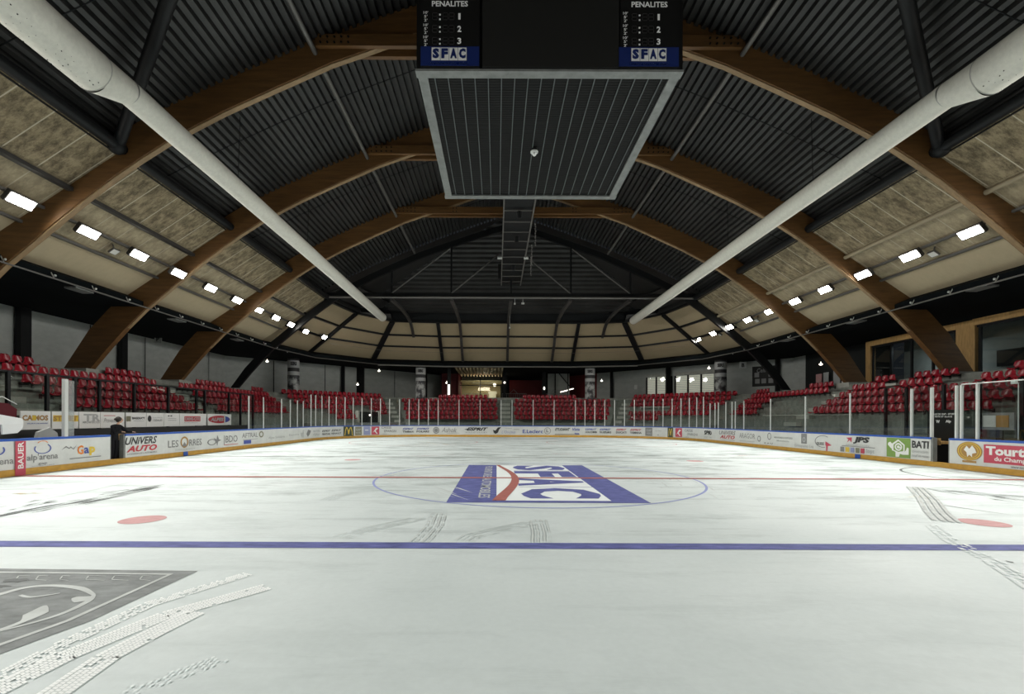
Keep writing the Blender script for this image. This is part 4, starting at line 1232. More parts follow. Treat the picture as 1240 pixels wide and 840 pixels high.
# gate sills (kick plate runs on) and jambs
for u0, u1, sd in ((133.5, 152, 'left'), (1127.3, 1150, 'right')):
    a, b = s_of_u(u0), s_of_u(u1)
    pa, t = path_at(a); pb, _ = path_at(b); x = pa.x; so = -1 if x < 0 else 1
    e = empty('rink_gate', ((pa.x + pb.x) / 2, (pa.y + pb.y) / 2, 0), 0, 'open player gate gap in the %s boards with yellow sill' % sd, 'gate')
    g = G(); g.box((x + so * 0.04, (pa.y + pb.y) / 2, 0.09), (0.12, abs(pb.y - pa.y) - 0.004, 0.18)); g.make('sill', 'yellow', e)
    for y in (pa.y, pb.y):
        yy = y + (0.035 if y < (pa.y + pb.y) / 2 else -0.035)
        g = G(); g.box((x + so * 0.10, yy, 0.62), (0.16, 0.05, 0.88)); g.make('jamb', 'alu', e)

# ================================================================== GLASS ABOVE THE BOARDS
STL = [302.4, 320, 341.8, 352.4, 361, 368, 377.4, 383, 390.5, 399, 407.8, 418.3, 428.2, 438.7, 449.9, 461, 472, 484, 495.6, 507.1, 518.7, 530.5, 555.8, 581.3, 606.8, 620, 645.7, 671, 696.8, 708.4, 720.2, 732.2, 744, 756, 767.8, 779.6, 791, 802.4, 813.3, 824, 834, 843, 851, 859, 865, 869, 878, 885.5, 889.5, 899.8, 932, 974, 1028, 1102.5, 1126.8]
STR = [1156.7, 1162.7, 1182, 1282]


def pane_thing(ua, ub, label, gm='glass'):
    sa, sb = s_of_u(ua), s_of_u(ub)
    pa, ta = path_at(sa); pb, tb = path_at(sb)
    tall = pa.y > 21.3 and pb.y > 21.3
    z1 = 3.46 if tall else 2.93
    n = Vector((-ta.y, ta.x)) * 0.05
    a = Vector((pa.x + n.x, pa.y + n.y, 0)); b = Vector((pb.x - tb.y * 0.05, pb.y + tb.x * 0.05, 0))
    t = (b - a).normalized()
    e = empty('rink_screen', (a.x, a.y, BH), math.atan2(t.y, t.x), label, 'rink glass', 'clear panes standing on the boards')
    w = 0.05 if not tall else 0.055
    if ua > 1100: w = 0.07
    g = G(); g.box((a.x, a.y, (BH + z1) / 2), (w, w, z1 - BH)); g.make('stanchion', 'alu_bright', e)
    L_ = (b - a).length
    g = G(); g.prism([a + t * 0.05 + Vector((0, 0, BH)), a + t * (L_ - 0.05) + Vector((0, 0, BH)), a + t * (L_ - 0.05) + Vector((0, 0, z1)), a + t * 0.05 + Vector((0, 0, z1))], Vector((-t.y, t.x, 0)) * 0.012)
    g.make('pane', gm, e)
    return e, b, z1, w


for i, (ua, ub) in enumerate(zip(STL, STL[1:])):
    s_ = 'clear rink glass pane with pale post, %s from the left end of the far glazing' % ordn(i)
    pane_thing(ua, ub, s_)
for i, (ua, ub) in enumerate(zip(STR, STR[1:])):
    s_ = 'rink glass pane above the red lettered board, %s past the right gate' % ordn(i)
    pane_thing(ua, ub, s_)
p_, t_ = path_at(s_of_u(1126.8))
tag(G().box((p_.x + 0.05, p_.y, 2.0), (0.08, 0.08, 1.85)).make('glass_post', 'alu_bright'), 'pale metal glass post at the far side of the right gate', 'post')
# lone divider stanchion on the left by the benches
p, t = path_at(s_of_u(80.5))
e = empty('bench_divider', (p.x, p.y, BH), 0, 'lone pale post with a narrow scuffed glass pane between the left benches', 'divider')
g = G(); g.box((p.x - 0.05, p.y, (BH + 2.93) / 2), (0.10, 0.12, 2.93 - BH)); g.make('stanchion', 'alu_bright', e)
g = G(); g.prism([(p.x - 0.06, p.y + 0.08, BH), (p.x - 0.06, p.y + 0.34, BH), (p.x - 0.06, p.y + 0.34, 2.90), (p.x - 0.06, p.y + 0.08, 2.90)], (-0.012, 0, 0)); g.make('pane', 'glass_frost', e)
# low pale line on top of the right near glass
g = G(); g.tube([(15.06, unproj_x(1162, 15) - CD, 2.96), (15.06, -8, 2.96)], 0.02, 6)
tag(g.make('glass_top_trim', 'alu_bright'), 'thin bright trim along the top of the near right glass', 'trim')
for k, y in enumerate((1.2, -0.1)):
    g = G(); g.box((15.12, y, 2.9), (0.08, 0.14, 0.09)); g.tube([(15.25, y, 2.9), (15.25, y, 1.1)], 0.014, 6)
    tag(g.make('glass_clamp', 'alu_bright'), 'small bright clamp and rod on the near right glass, %s one' % ('farther' if k == 0 else 'nearer'), 'clamp')

# ================================================================== LEFT BENCH SIDE
XB = -17.2
yA, yB = 15.4 - CD, 27.7 - CD
e = empty('bench_back_screen', (XB, (yA + yB) / 2, 0), 0, 'dark framed glass screen behind the left players benches', 'screen')
g = G(); g.box((XB - 0.03, (2.0 - 9 + 15.6) / 2 + 0.05, 0.62), (0.08, 24.5, 1.24)); g.make('lower_wall', 'rubber', e)
posts = [unproj_x(u, XB) - CD for u in (13, 60, 93, 123, 165, 206, 240, 250, 279, 293, 308)]
for y in posts + [posts[0] - 1.6, posts[0] - 3.4, posts[0] - 5.4]:
    g = G(); g.box((XB - 0.1, y, 1.62), (0.10, 0.10, 3.24)); g.make('post', 'black', e)
g = G(); g.bar((XB - 0.1, -4.5, 3.22), (XB - 0.1, posts[-1], 3.22), 0.08, 0.06); g.make('top_rail', 'black', e)
g = G(); g.box((XB - 0.1, (posts[-1] - 4.5) / 2, 2.55), (0.012, posts[-1] + 4.4, 1.28)); g.make('pane', 'glass', e)
BAN = [(22.5, 60, 'white banner with dark and yellow block letters, leftmost behind the bench', [('t', 'CAIMOS', 25, 56.5, .48, .78, 'brown_ink', .05), ('r', 37, 42, .5, .76, 'gold_ink'), ('t', 'LES JEUX DE HASARD', 31, 56, .28, .36, 'blue_ink', .02)]),
       (61, 93.5, 'white banner with a yellow and brown block sign, beside the lone post', [('r', 62.5, 93, .42, .78, 'gold_ink'), ('t', 'STREET', 63, 92, .46, .74, 'brown_ink', .04)]),
       (94, 120, 'white banner with two large grey serif capitals', [('t', 'TR', 99.5, 120, .42, .88, 'lt_ink', .04), ('t', 'ARCHITECTES', 98, 119, .30, .44, 'grey_ink', .01)]),
       (120, 149.5, 'white banner with slanted handwritten lettering left of the person', [('t', 'Provencal', 124, 142, .34, .62, 'grey_ink', .0, .4), ('r', 124, 138, .76, .80, 'red_ink')]),
       (151, 176, 'white banner with a green leaf square and small bold capitals', [('r', 151.5, 157, .40, .76, 'olive_ink'), ('t', 'BAGDUCY', 158.5, 174, .54, .70, 'ink', .04), ('r', 160, 173, .42, .45, 'lt_ink')]),
       (176, 197.5, 'white banner with a black ornament and two grey words', [('o', 177.5, 182, .36, .82, 'ink', .5), ('t', 'institut', 183.5, 195.5, .62, .72, 'lt_ink'), ('t', 'CEDALES', 184, 195, .40, .54, 'grey_ink', .01)]),
       (197.5, 216.5, 'white banner with tiny dark lines of text', [('r', 202, 204, .76, .84, 'ink'), ('r', 205, 207, .76, .84, 'ink'), ('r', 202, 212, .58, .62, 'lt_ink'), ('r', 202, 212, .44, .48, 'lt_ink')]),
       (216.5, 248.8, 'white banner with a wide red plate and pale capitals', [('r', 222, 241.5, .36, .78, 'red_ink'), ('t', 'DRIVE-CITE', 222.8, 240.8, .44, .70, 'lt_ink', .03), ('t', 'la location', 222, 238, .24, .30, 'grey_ink')]),
       (250.2, 279, 'white banner with a red oval and a dark blue half oval, rightmost of the row', [('e', 251, 277.5, .18, .86, 'red_ink'), ('r', 270.2, 271.6, .15, .9, 'board'), ('p', 271.6, 277.3, .24, .82, 'blue_ink', [(-.5, -.5), (.1, -.35), (.5, 0), (.1, .35), (-.5, .5)]), ('t', 'ALPES', 253.5, 269.5, .36, .68, 'lt_ink', .05, .2)])]
for u0, u1, lab, its in BAN:
    ya, yb = unproj_x(u0, XB) - CD, unproj_x(u1, XB) - CD
    z0b, z1b = 1.27, 1.91
    e = empty('advertising_banner', (XB, (ya + yb) / 2, z0b), 0, lab, 'banner', 'banners behind the left bench')
    g = G(); g.box((XB + 0.035, (ya + yb) / 2, (z0b + z1b) / 2), (0.03, yb - ya - 0.02, z1b - z0b)); g.make('banner_sheet', 'white', e)
    for li, it in enumerate(its):
        if it[0] == 't': _, s_, a, b, za, zb, m = it[:7]
        else: _, a, b, za, zb, m = it[:6]
        y0_, y1_ = unproj_x(a, XB) - CD, unproj_x(b, XB) - CD
        C = Vector((XB + 0.055 + 0.003 * li, (y0_ + y1_) / 2, z0b + (za + zb) / 2 * (z1b - z0b))); w = y1_ - y0_; hh = (zb - za) * (z1b - z0b)
        T = Vector((0, 1, 0)); U = Vector((0, 0, 1)); g = G()
        if it[0] == 't': put_text(g, s_, C, T, U, w, hh, it[7] if len(it) > 7 else 0.0, it[8] if len(it) > 8 else 0.0); nm = 'banner_lettering'
        else:
            nm = 'banner_logo'
            P = {'r': [(-.5, -.5), (.5, -.5), (.5, .5), (-.5, .5)], 'e': ellipse2(28), 'o': ellipse2(28), 'p': it[-1]}[it[0]]
            g.add([C + T * x * w + U * z * hh for x, z in P], [tuple(range(len(P)))])
        g.make(nm, m, e)
# garment and towel hung at the left edge
e = empty('maroon_jacket', (-16.4, 0.9, 1.2), 0, 'dark maroon jacket on a white hanger behind the left board edge', 'jacket')
c = at(6, 497, 14.2)
g = G()
A = [(c + Vector((0, x, z))) for x, z in ((-1.2, 0.18), (-0.6, 0.28), (0.1, 0.22), (0.36, 0.05), (0.34, -0.35))]
B = [(c + Vector((0.0, x, z))) for x, z in ((-1.2, -0.6), (-0.6, -0.6), (0.1, -0.6), (0.26, -0.6), (0.3, -0.5))]
g.strip(A, B); g.strip([p + Vector((-.14, 0, 0)) for p in A], [p + Vector((-.14, 0, 0)) for p in B]); g.strip(A, [p + Vector((-.14, 0, 0)) for p in A])
g.make('jacket_body', 'maroon', e)
g = G(); g.tube([c + Vector((0.03, -0.6, 0.32)), c + Vector((0.03, -0.1, 0.42)), c + Vector((0.03, 0.32, 0.2))], 0.015, 6); g.make('hanger', 'alu_bright', e)
c = at(13, 513, 13.4)
g = G()
out = [(-.5, .24), (-.30, .27), (.34, .15), (.36, .0), (.34, -.14), (.17, -.27), (-.20, -.30), (-.22, -.02), (-.5, 0.02)]
g.prism([c + Vector((0.02 * math.sin(x * 9), x, z)) for x, z in out], (-0.05, 0, 0))
tag(g.make('white_towel', 'cloth_w'), 'crumpled white towel hung over the boards at the left frame edge', 'towel')
g = G(); c2 = at(72, 521, 15.9)
for k in range(6): g.sphere((-16.5, c2.y - 0.5 + 0.17 * k, 0.56 + 0.07 * (k % 2)), 0.15, 8, 6, scale=(0.8, 1, 0.8))
g.prism([(-16.5, c2.y - 0.6, 0.5), (-16.5, c2.y + 0.4, 0.5), (-16.5, c2.y + 0.25, 1.15), (-16.5, c2.y, 1.35), (-16.5, c2.y - 0.4, 1.2)], (0.12, 0, 0))
tag(g.make('white_bundle', 'lt_ink'), 'pale crumpled bundle on the bench left of the lone post', 'bundle')

# bench seats behind the left boards
g = G(); g.box((-16.5, 7, 0.45), (0.4, 9, 0.06)); 
for y in (3.2, 5.2, 7, 9, 10.8): g.box((-16.5, y, 0.21), (0.3, 0.08, 0.42))
tag(g.make('players_bench', 'black'), 'long black players bench behind the left boards', 'bench')

# ================================================================== RIGHT PENALTY SIDE
XR = 17.3
e = empty('penalty_back_screen', (XR, 0, 0), 0, 'dark framed glass screen behind the right penalty boxes', 'screen')
g = G(); g.box((XR + 0.03, 4.5, 0.5), (0.08, 25, 1.0)); g.make('lower_wall', 'rubber', e)
for u in (1070, 1095, 1140, 1183, 1235):
    y = unproj_x(u, XR) - CD
    g = G(); g.box((XR + 0.1, y, 1.6), (0.10, 0.10, 3.2)); g.make('post', 'black', e)
g = G(); g.box((XR + 0.1, 2.0, 2.1), (0.012, 11.0, 2.1)); g.make('pane', 'glass', e)
# black notice by the gate
y0_, y1_ = unproj_x(1127, 16.2) - CD, unproj_x(1158, 16.2) - CD
yc = (y0_ + y1_) / 2
e = empty('black_notice', (16.2, yc, 1.1), 0, 'black notice with white lettering beside the right gate', 'notice')
g = G(); g.box((16.23, yc, 1.06), (0.04, y0_ - y1_ + 0.3, 2.12)); g.make('notice_board', 'screen', e)
g = G(); T = Vector((0, -1, 0)); U = Vector((0, 0, 1))
put_text(g, 'VILLE DE GAP - SPORT', (16.205, yc, 1.95), T, U, 0.95, 0.07, .02)
put_text(g, 'PISTE ET GLACE', (16.205, yc, 1.85), T, U, 0.7, 0.06, .02)
put_text(g, 'W', (16.205, yc + 0.22, 1.66), T, U, 0.16, 0.12, .05)
put_text(g, 'Alp', (16.205, yc - 0.2, 1.66), T, U, 0.22, 0.13, .05)
g.make('notice_lettering', 'white', e)
e = empty('wooden_shelf', (15.9, yc, 0), 0, 'pale wooden shelf board seen through the right gate', 'shelf')
g = G(); g.box((15.9, yc, 0.86), (0.5, 0.9, 0.10)); g.box((15.66, yc, 0.9), (0.05, 0.9, 0.26)); g.make('shelf_board', 'pine', e)
g = G(); g.box((16.05, yc, 0.40), (0.06, 0.9, 0.80)); g.make('shelf_shade_panel', 'housing', e)  # support panel coloured black for the shade below the shelf
y0_, y1_ = unproj_x(133, -16.3) - CD, unproj_x(152, -16.3) - CD
yc = (y0_ + y1_) / 2
e = empty('wooden_shelf', (-16.1, yc, 0), 0, 'brown wooden shelf board seen through the left gate behind the person', 'shelf')
g = G(); g.box((-16.1, yc, 0.86), (0.4, 1.1, 0.08)); g.box((-15.9, yc, 0.93), (0.04, 1.0, 0.24)); g.make('shelf_board', 'pine', e)
g = G(); g.box((-16.1, yc, 0.40), (0.06, 1.6, 0.80)); g.make('shelf_shade_panel', 'housing', e)  # wide black panel paints the dark gap behind the left gate
# poster screen and scuffed lower glass in the penalty box
e = empty('information_screen', (16.9, -0.3, 1.2), 0, 'grey framed screen with an orange picture behind the near right glass', 'screen')
y0_, y1_ = unproj_x(1188, 16.8) - CD, unproj_x(1227, 16.8) - CD
yc = (y0_ + y1_) / 2; ww = y0_ - y1_
g = G(); g.box((16.86, yc, 1.68), (0.06, ww, 0.62)); g.make('screen_frame', 'alu', e)
g = G(); g.box((16.92, yc, 0.7), (0.08, 0.2, 1.4)); g.make('screen_stand', 'black', e)
g = G(); g.box((16.82, yc + ww * .24, 1.68), (0.02, ww * .40, 0.42)); g.make('picture', 'board', e)
g = G(); g.box((16.82, yc - ww * .16, 1.68), (0.02, ww * .38, 0.42)); g.make('picture', 'brown_ink', e, label='orange half of the picture')
g = G(); g.box((15.35, -1.6, 1.22), (0.02, 5.2, 0.26))
tag(g.make('scuffed_strip', 'glass_frost'), 'frosted scuffed strip at the foot of the near right glass', 'glass strip')

# ================================================================== TERRACES
NR = 6


def ter_line(o):
    return [Vector((-18 - o, -19.5)), Vector((-18 - o, 26.2 + .414 * o)), Vector((-10.6 - .414 * o, 33.8 + o)), Vector((10.6 + .414 * o, 33.8 + o)), Vector((18 + o, 26.2 + .414 * o)), Vector((18 + o, -19.5))]


def row_z(k): return 1.75 + 0.45 * k


def terrace(i0, label, trim0=None):
    g = G()
    o_first = -0.4 - (0.8 if i0 in (1, 2, 3) else 0)
    ks = range(-1 if i0 in (1, 2, 3) else 0, NR + 1)
    for k in ks:
        oa = -0.4 + 0.8 * k
        ob = oa + 0.8 if k < NR else oa + 5.0
        A_, B_ = ter_line(oa), ter_line(ob)
        z1 = row_z(k) if k < NR else row_z(NR - 1)
        if k == NR: z1 = row_z(NR - 1) + 0.0
        p = [A_[i0], A_[i0 + 1], B_[i0 + 1], B_[i0]]
        if k == NR and i0 in (1, 3): continue
        if k == NR:
            lim = 25.8
            p = [Vector((max(-lim, min(lim, q.x)), min(q.y, 40.3))) for q in p]
        g.prism([(q.x, q.y, -0.02) for q in p], (0, 0, z1 + 0.02))
    return tag(g.make('concrete_terrace', 'concrete'), label, 'terrace')


terrace(0, 'stepped grey concrete terrace along the left side under the red seats')
terrace(1, 'stepped grey concrete terrace across the far left corner')
terrace(2, 'stepped grey concrete terrace across the far end')
terrace(3, 'stepped grey concrete terrace across the far right corner')
terrace(4, 'stepped grey concrete terrace along the right side under the red seats')

# aisle steps
def stair(px, py, ang, n, label, k0=0, w=1.2):
    e = empty('aisle_stair', (px, py, 0), ang, label, 'stairs', 'concrete aisle stairs in the stands')
    R = Matrix.Rotation(ang, 3, 'Z')
    for k in range(k0, n):
        o = -0.4 + 0.8 * k
        c = Vector((px, py, 0)) + R @ Vector((0, o + -0.19, 0))
        g = G(); g.box((c.x, c.y, row_z(k) - 0.32), (w, 0.36, 0.24), R); g.make('step', 'concrete_lt', e)
    return e


stair(-18, 27.3 - CD, PI / 2, 5, 'grey aisle steps between the two blocks of the left stand')
stair(-18, 16.9 - CD, PI / 2, 5, 'grey aisle steps at the near end of the left stand')
stair(18, 29.1 - CD, -PI / 2, 5, 'grey aisle steps between the two blocks of the right stand')
stair(-0.25, 33.8, 0, 5, 'grey aisle steps in the middle of the far stand', -1, 1.1)
stair(11.5, 33.3, -0.45, 5, 'grey aisle steps between far stand and right corner block', -1, 1.1)
stair(-11.5, 33.3, 0.45, 5, 'grey aisle steps between far stand and left corner block', -1, 1.1)

# ================================================================== SEATS
def seat_mesh():
    prof = [(0.23, 0.36), (0.19, 0.415), (0.02, 0.405), (-0.12, 0.40), (-0.17, 0.44), (-0.19, 0.55), (-0.215, 0.68), (-0.23, 0.745), (-0.26, 0.765)]
    wid = [0.17, 0.20, 0.21, 0.21, 0.205, 0.21, 0.19, 0.14, 0.09]
    cols = [-1, -0.86, -0.5, 0, 0.5, 0.86, 1]
    vs = []
    for (y, z), w in zip(prof, wid):
        for c in cols:
            lift = 0.03 * abs(c) ** 3
            back = z > 0.5
            vs.append(Vector((c * w, y + (lift * 3.2 if back else 0), z + (0 if back else lift))))
    n = len(cols); m = len(prof)
    fs = [(i * n + j, i * n + j + 1, (i + 1) * n + j + 1, (i + 1) * n + j) for i in range(m - 1) for j in range(n - 1)]
    # thickness
    off = []
    for i in range(m):
        a = Vector(prof[max(i - 1, 0)]); b = Vector(prof[min(i + 1, m - 1)]); t = (b - a).normalized()
        nn = Vector((0, -t.y, t.x))      # underside / rear
        nn = Vector((0, t.y, -t.x)) if nn.z > 0 or nn.y > 0.5 else nn
        off += [vs[i * n + j] + nn * 0.02 for j in range(n)]
    N = len(vs)
    vs += off
    fs2 = [(f[3] + N, f[2] + N, f[1] + N, f[0] + N) for f in fs]
    rim = list(range(n)) + [i * n + n - 1 for i in range(1, m)] + [(m - 1) * n + j for j in range(n - 2, -1, -1)] + [i * n for i in range(m - 2, 0, -1)]
    fr = [(rim[i], rim[i - 1], rim[i - 1] + N, rim[i] + N) for i in range(len(rim))]
    return vs, fs + fs2 + fr


SV, SF = seat_mesh()
me_shell = bpy.data.meshes.new('seat_shell')
me_shell.from_pydata([tuple(v) for v in SV], [], SF)
me_shell.materials.append(M['seat'])
me_shell.polygons.foreach_set('use_smooth', [True] * len(SF))
gsup = G()
gsup.box((0, -0.24, 0.35), (0.05, 0.33, 0.06)); gsup.box((0, -0.02, 0.38), (0.26, 0.24, 0.03)); gsup.box((0, -0.395, 0.32), (0.12, 0.02, 0.2))
me_sup = bpy.data.meshes.new('seat_support')
me_sup.from_pydata([tuple(v) for v in gsup.v], [], gsup.f)
me_sup.materials.append(M['dsteel'])

SEATS = []      # (x, y, z, rotz, label)


ROWN = {-1: 'lowest', 0: 'first', 1: 'second', 2: 'third', 3: 'fourth', 4: 'fifth', 5: 'top'}


def seg_side(k, d0, d1, sgn, block, frm):
    """seats of row k on a side stand between depths d0 and d1; counted from the far end"""
    y0, y1 = d0 - CD, d1 - CD
    n = int((y1 - y0) / 0.49)
    for i in range(n):
        y = y1 - 0.25 - i * 0.49
        SEATS.append((sgn * (18 + 0.8 * k), y, row_z(k), -sgn * -PI / 2 if False else (-PI / 2 if sgn < 0 else PI / 2), 'red seat %s from %s, row %s of %s' % (ordn(i), frm, ROWN[k] if k >= 0 else 'lowest', block)))


A_ = 'near block, left stand'
for k in (0, 1, 2): seg_side(k, 17.7, 26.5, -1, A_, 'the aisle')
seg_side(3, 9.0, 26.5, -1, A_, 'the aisle')
seg_side(4, 23.9, 26.4, -1, 'left stand beyond the second arch', 'the aisle')
seg_side(4, 9.0, 20.3, -1, 'left stand before the second arch', 'the arch foot')
B_ = 'far block, left stand'
for k, e_ in ((0, 37.6), (1, 38.6), (2, 39.2), (3, 39.6)): seg_side(k, 28.1, e_, -1, B_, 'the corner')
seg_side(4, 30.9, 34.6, -1, 'left stand beyond the third arch', 'the steel arch')
seg_side(4, 37.8, 40.2, -1, 'left stand by the corner', 'the corner')
H_ = 'near block, right stand'
for k in (0, 1, 2): seg_side(k, 17.9, 28.3, 1, H_, 'the aisle')
seg_side(3, 25.8, 28.3, 1, 'right stand by the aisle', 'the aisle')
seg_side(3, 22.4, 25.0, 1, 'right stand behind the notice', 'the white slab')
seg_side(3, 9.0, 20.8, 1, 'right stand before the second arch', 'the arch foot')
seg_side(4, 25.8, 27.6, 1, 'right stand by the aisle', 'the aisle')
seg_side(4, 22.4, 25.0, 1, 'right stand behind the notice', 'the gap')
seg_side(4, 9.0, 20.2, 1, 'right stand before the second arch', 'the arch foot')
G_ = 'far block, right stand'
for k, a_, e_ in ((0, 34.3, 37.8), (1, 34.8, 38.6), (2, 35.0, 39.2), (3, 29.9, 39.6), (4, 30.9, 33.4), (4, 37.8, 40.2)): seg_side(k, a_, e_, 1, G_ if k < 4 or a_ > 35 else 'right stand beyond the third arch', 'the corner')


def seg_line(k, p0, p1, block, frm):
    p0, p1 = Vector(p0), Vector(p1)
    t = (p1 - p0).normalized(); L_ = (p1 - p0).length; n = int(L_ / 0.49)
    ang = math.atan2(t.y, t.x)
    st = (L_ - n * 0.49) / 2 + 0.245
    for i in range(n):
        p = p0 + t * (st + i * 0.49)
        SEATS.append((p.x, p.y, row_z(k), ang + PI, 'red seat %s from %s, row %s of %s' % (ordn(i), frm, ROWN[k], block)))


for k in range(-1, 5):
    o = 0.8 * k
    L_ = ter_line(o)
    # corner blocks
    for s_, nm in ((-1, 'left corner block'), (1, 'right corner block')):
        a, b = (L_[1], L_[2]) if s_ < 0 else (L_[3], L_[4])
        t = (b - a).normalized(); ln = (b - a).length
        a0, b0 = (0.9, 1.7)
        if s_ < 0:
            p0, p1 = a + t * a0, b - t * b0
            if k in (-1, 0, 1):
                # the tunnel takes a bite out of the lower rows
                mid = a + t * (ln * 0.50)
                seg_line(k, p0 if k > 0 else a + t * 2.5, mid - t * 0.1, nm, 'the left')
                if k > -1: seg_line(k, mid + t * 1.9, p1, nm + ' beyond the tunnel', 'the tunnel')
            else: seg_line(k, p0, p1, nm, 'the left')
        else:
            p0, p1 = a + t * b0, b - t * a0
            if k in (0, 1) : seg_line(k, p0 + t * (0 if k == 0 else 4.2), p1, nm, 'the left')
            elif k == -1: seg_line(k, p0 + t * 0.2, p0 + t * 3.4, nm, 'the left')
            else: seg_line(k, p0, p1, nm, 'the left')
    y = 33.8 + o
    if k < 4:
        seg_line(k, (-10.6 - 0.28 * k, y), (-0.9, y), 'far stand, left half', 'the left')
        seg_line(k, (0.55, y), (10.4 + 0.28 * k, y), 'far stand, right half', 'the middle aisle')
    else:
        seg_line(k, (-7.6, y), (-2.0, y), 'far stand, left half', 'the left')
        seg_line(k, (1.6, y), (7.6, y), 'far stand, right half', 'the left')


def vis_key(s):
    x, y, z = s[0], s[1], s[2] + 0.6
    d = y + CD
    if d < 1: return 1e9
    u = PX + F * (x - CX) / d; v = PY - F * (z - CH) / d
    if u < -4 or u > W + 4: return 1e6 + d
    return d


COLS = [(-20.5, 30.9), (-9.4, 37.1), (9.0, 37.1), (20.2, 30.9)]
SEATS = [s for s in SEATS if all(math.hypot(s[0] - a, s[1] - b) > 0.75 for a, b in COLS)]
# a seat in the steps or an arch foot is left out
for y in names: SEATS = [s for s in SEATS if not (abs(s[1] - y - .15) < 0.95 and abs(s[0]) > 21.5)]
SEATS.sort(key=vis_key)
near, rest = SEATS[:300], SEATS[300:]
proto = None
for i, (x, y, z, rz, lab) in enumerate(near):
    if proto is None:
        r = empty('stadium_seat', (x, y, z), rz)
        a = bpy.data.objects.new('seat_shell', me_shell); b = bpy.data.objects.new('seat_support', me_sup)
        COL.objects.link(a); COL.objects.link(b); a.parent = r; b.parent = r
        proto = (r, a, b)
    else:
        r = proto[0].copy(); a = proto[1].copy(); b = proto[2].copy()
        COL.objects.link(r); COL.objects.link(a); COL.objects.link(b)
        a.parent = r; b.parent = r
        r.location = (x, y, z); r.rotation_euler = (0, 0, rz)
    r['label'] = lab; r['category'] = 'seat'; r['group'] = 'red stadium seats in the stands'
g = G()
for x, y, z, rz, lab in rest:
    Mx = Matrix.Translation((x, y, z)) @ Matrix.Rotation(rz, 4, 'Z')
    g.add([Mx @ v for v in SV], SF, True)
    g.add([Mx @ Vector(v) for v in gsup.v[:8]], gsup.f[:6])
tag(g.make('stadium_seat', 'seat'), 'rows of smaller red seats in the far and corner stands', 'seats', 'red stadium seats in the stands', 'stuff')

# ================================================================== COLUMNS, POSTS, SIGNS IN THE STANDS
def wrap_mat():
    m = bpy.data.materials.new('poster_wrap'); m.use_nodes = True; nt = m.node_tree; b = nt.nodes['Principled BSDF']
    tc = nt.nodes.new('ShaderNodeTexCoord'); n = nt.nodes.new('ShaderNodeTexNoise'); n.inputs['Scale'].default_value = 1.6; n.inputs['Detail'].default_value = 5
    r = nt.nodes.new('ShaderNodeValToRGB'); r.color_ramp.elements[0].position = 0.44; r.color_ramp.elements[1].position = 0.56
    r.color_ramp.elements[0].color = (0.03, 0.03, 0.035, 1); r.color_ramp.elements[1].color = (0.42, 0.43, 0.42, 1)
    nt.links.new(tc.outputs['Object'], n.inputs['Vector']); nt.links.new(n.outputs['Fac'], r.inputs[0]); nt.links.new(r.outputs[0], b.inputs['Base Color'])
    return m


WRAP = wrap_mat()
for (x, y), lab in zip(COLS, ('printed round column in the left corner, behind the seats', 'printed round column left of the bright doorway', 'printed round column right of the dark red wall', 'printed round column beside the bright windows on the right')):
    e = empty('printed_column', (x, y, 3.0), 0, lab, 'column', 'round columns wrapped in prints')
    r = 0.52
    g = G(); g.tube([(x, y, 2.2), (x, y, ZC)], r, 28); g.make('column_shaft', 'ink', e)
    g = G(); g.tube([(x, y, 3.7), (x, y, 5.7)], r + 0.012, 28); g.make('printed_wrap', WRAP, e)
    g = G(); g.tube([(x, y, 6.45), (x, y, 7.15)], r + 0.012, 28); g.make('title_band', 'lt_ink', e)
    g = G(); g.tube([(x, y, 5.75), (x, y, 6.1)], r + 0.012, 28); g.make('title_band', 'lt_ink', e)
    dirv = Vector((CX - x, -CD - y, 0)).normalized(); T = Vector((-dirv.y, dirv.x, 0)) * 1
    if T.x < 0: T = -T
    g = G(); put_text(g, 'SERS', Vector((x, y, 6.82)) + dirv * (r + 0.10), T, (0, 0, 1), 0.55, 0.34, 0.06); g.make('column_lettering', 'ink', e)
# black posts on the left wall and far corner
for x, y, w_, lab in ((-25.6, unproj_x(28, -25.6) - CD, 0.55, 'wide black wall post at the far left, above the top seats'), (-25.6, unproj_x(148.5, -25.6) - CD, 0.45, 'black wall post between the second and third wooden arches, left wall'),
                      (-25.6, unproj_x(307, -25.6) - CD - 0.4, 1.0, 'wide black post right of the steel arch foot, left side'), (-17.8, 37.05, 0.3, 'thin black wall post above the left corner block'),
                      (-16.35, 38.55, 0.8, 'wide black wall post with a white lamp, left corner'), (-10.0, 45.0, 0.25, 'thin black post at the end of the left corner wall'),
                      (12.6, 42.2, 0.3, 'thin black wall post right of the printed column, far wall'), (17.45, 37.0, 0.45, 'black post between the bright windows'), (24.9, 29.7, 0.3, 'thin black post beside the letter sign, right corner')):
    g = G(); g.box((x, y, (3.6 + ZC) / 2), (w_ if abs(x) < 25 else 0.3, w_ if abs(x) > 25 else 0.3, ZC - 3.6))
    tag(g.make('wall_post', 'black'), lab, 'post')
# thin joints in the left wall cladding
g = G()
for y in (-2, 2, 6.5, 14.8, 19.2, 26.4): g.box((-25.78, y, 5.6), (0.02, 0.05, 3.4))
g.make('trim_4', 'wall_dark', kind='structure')
g = G()
for x_, y_ in ((-22.9, 32.0), (-19.3, 35.8), (-13.3, 42.0)): g.box((x_, y_, 5.6), (0.05, 0.05, 3.4))
g.make('trim_5', 'wall_dark', kind='structure')
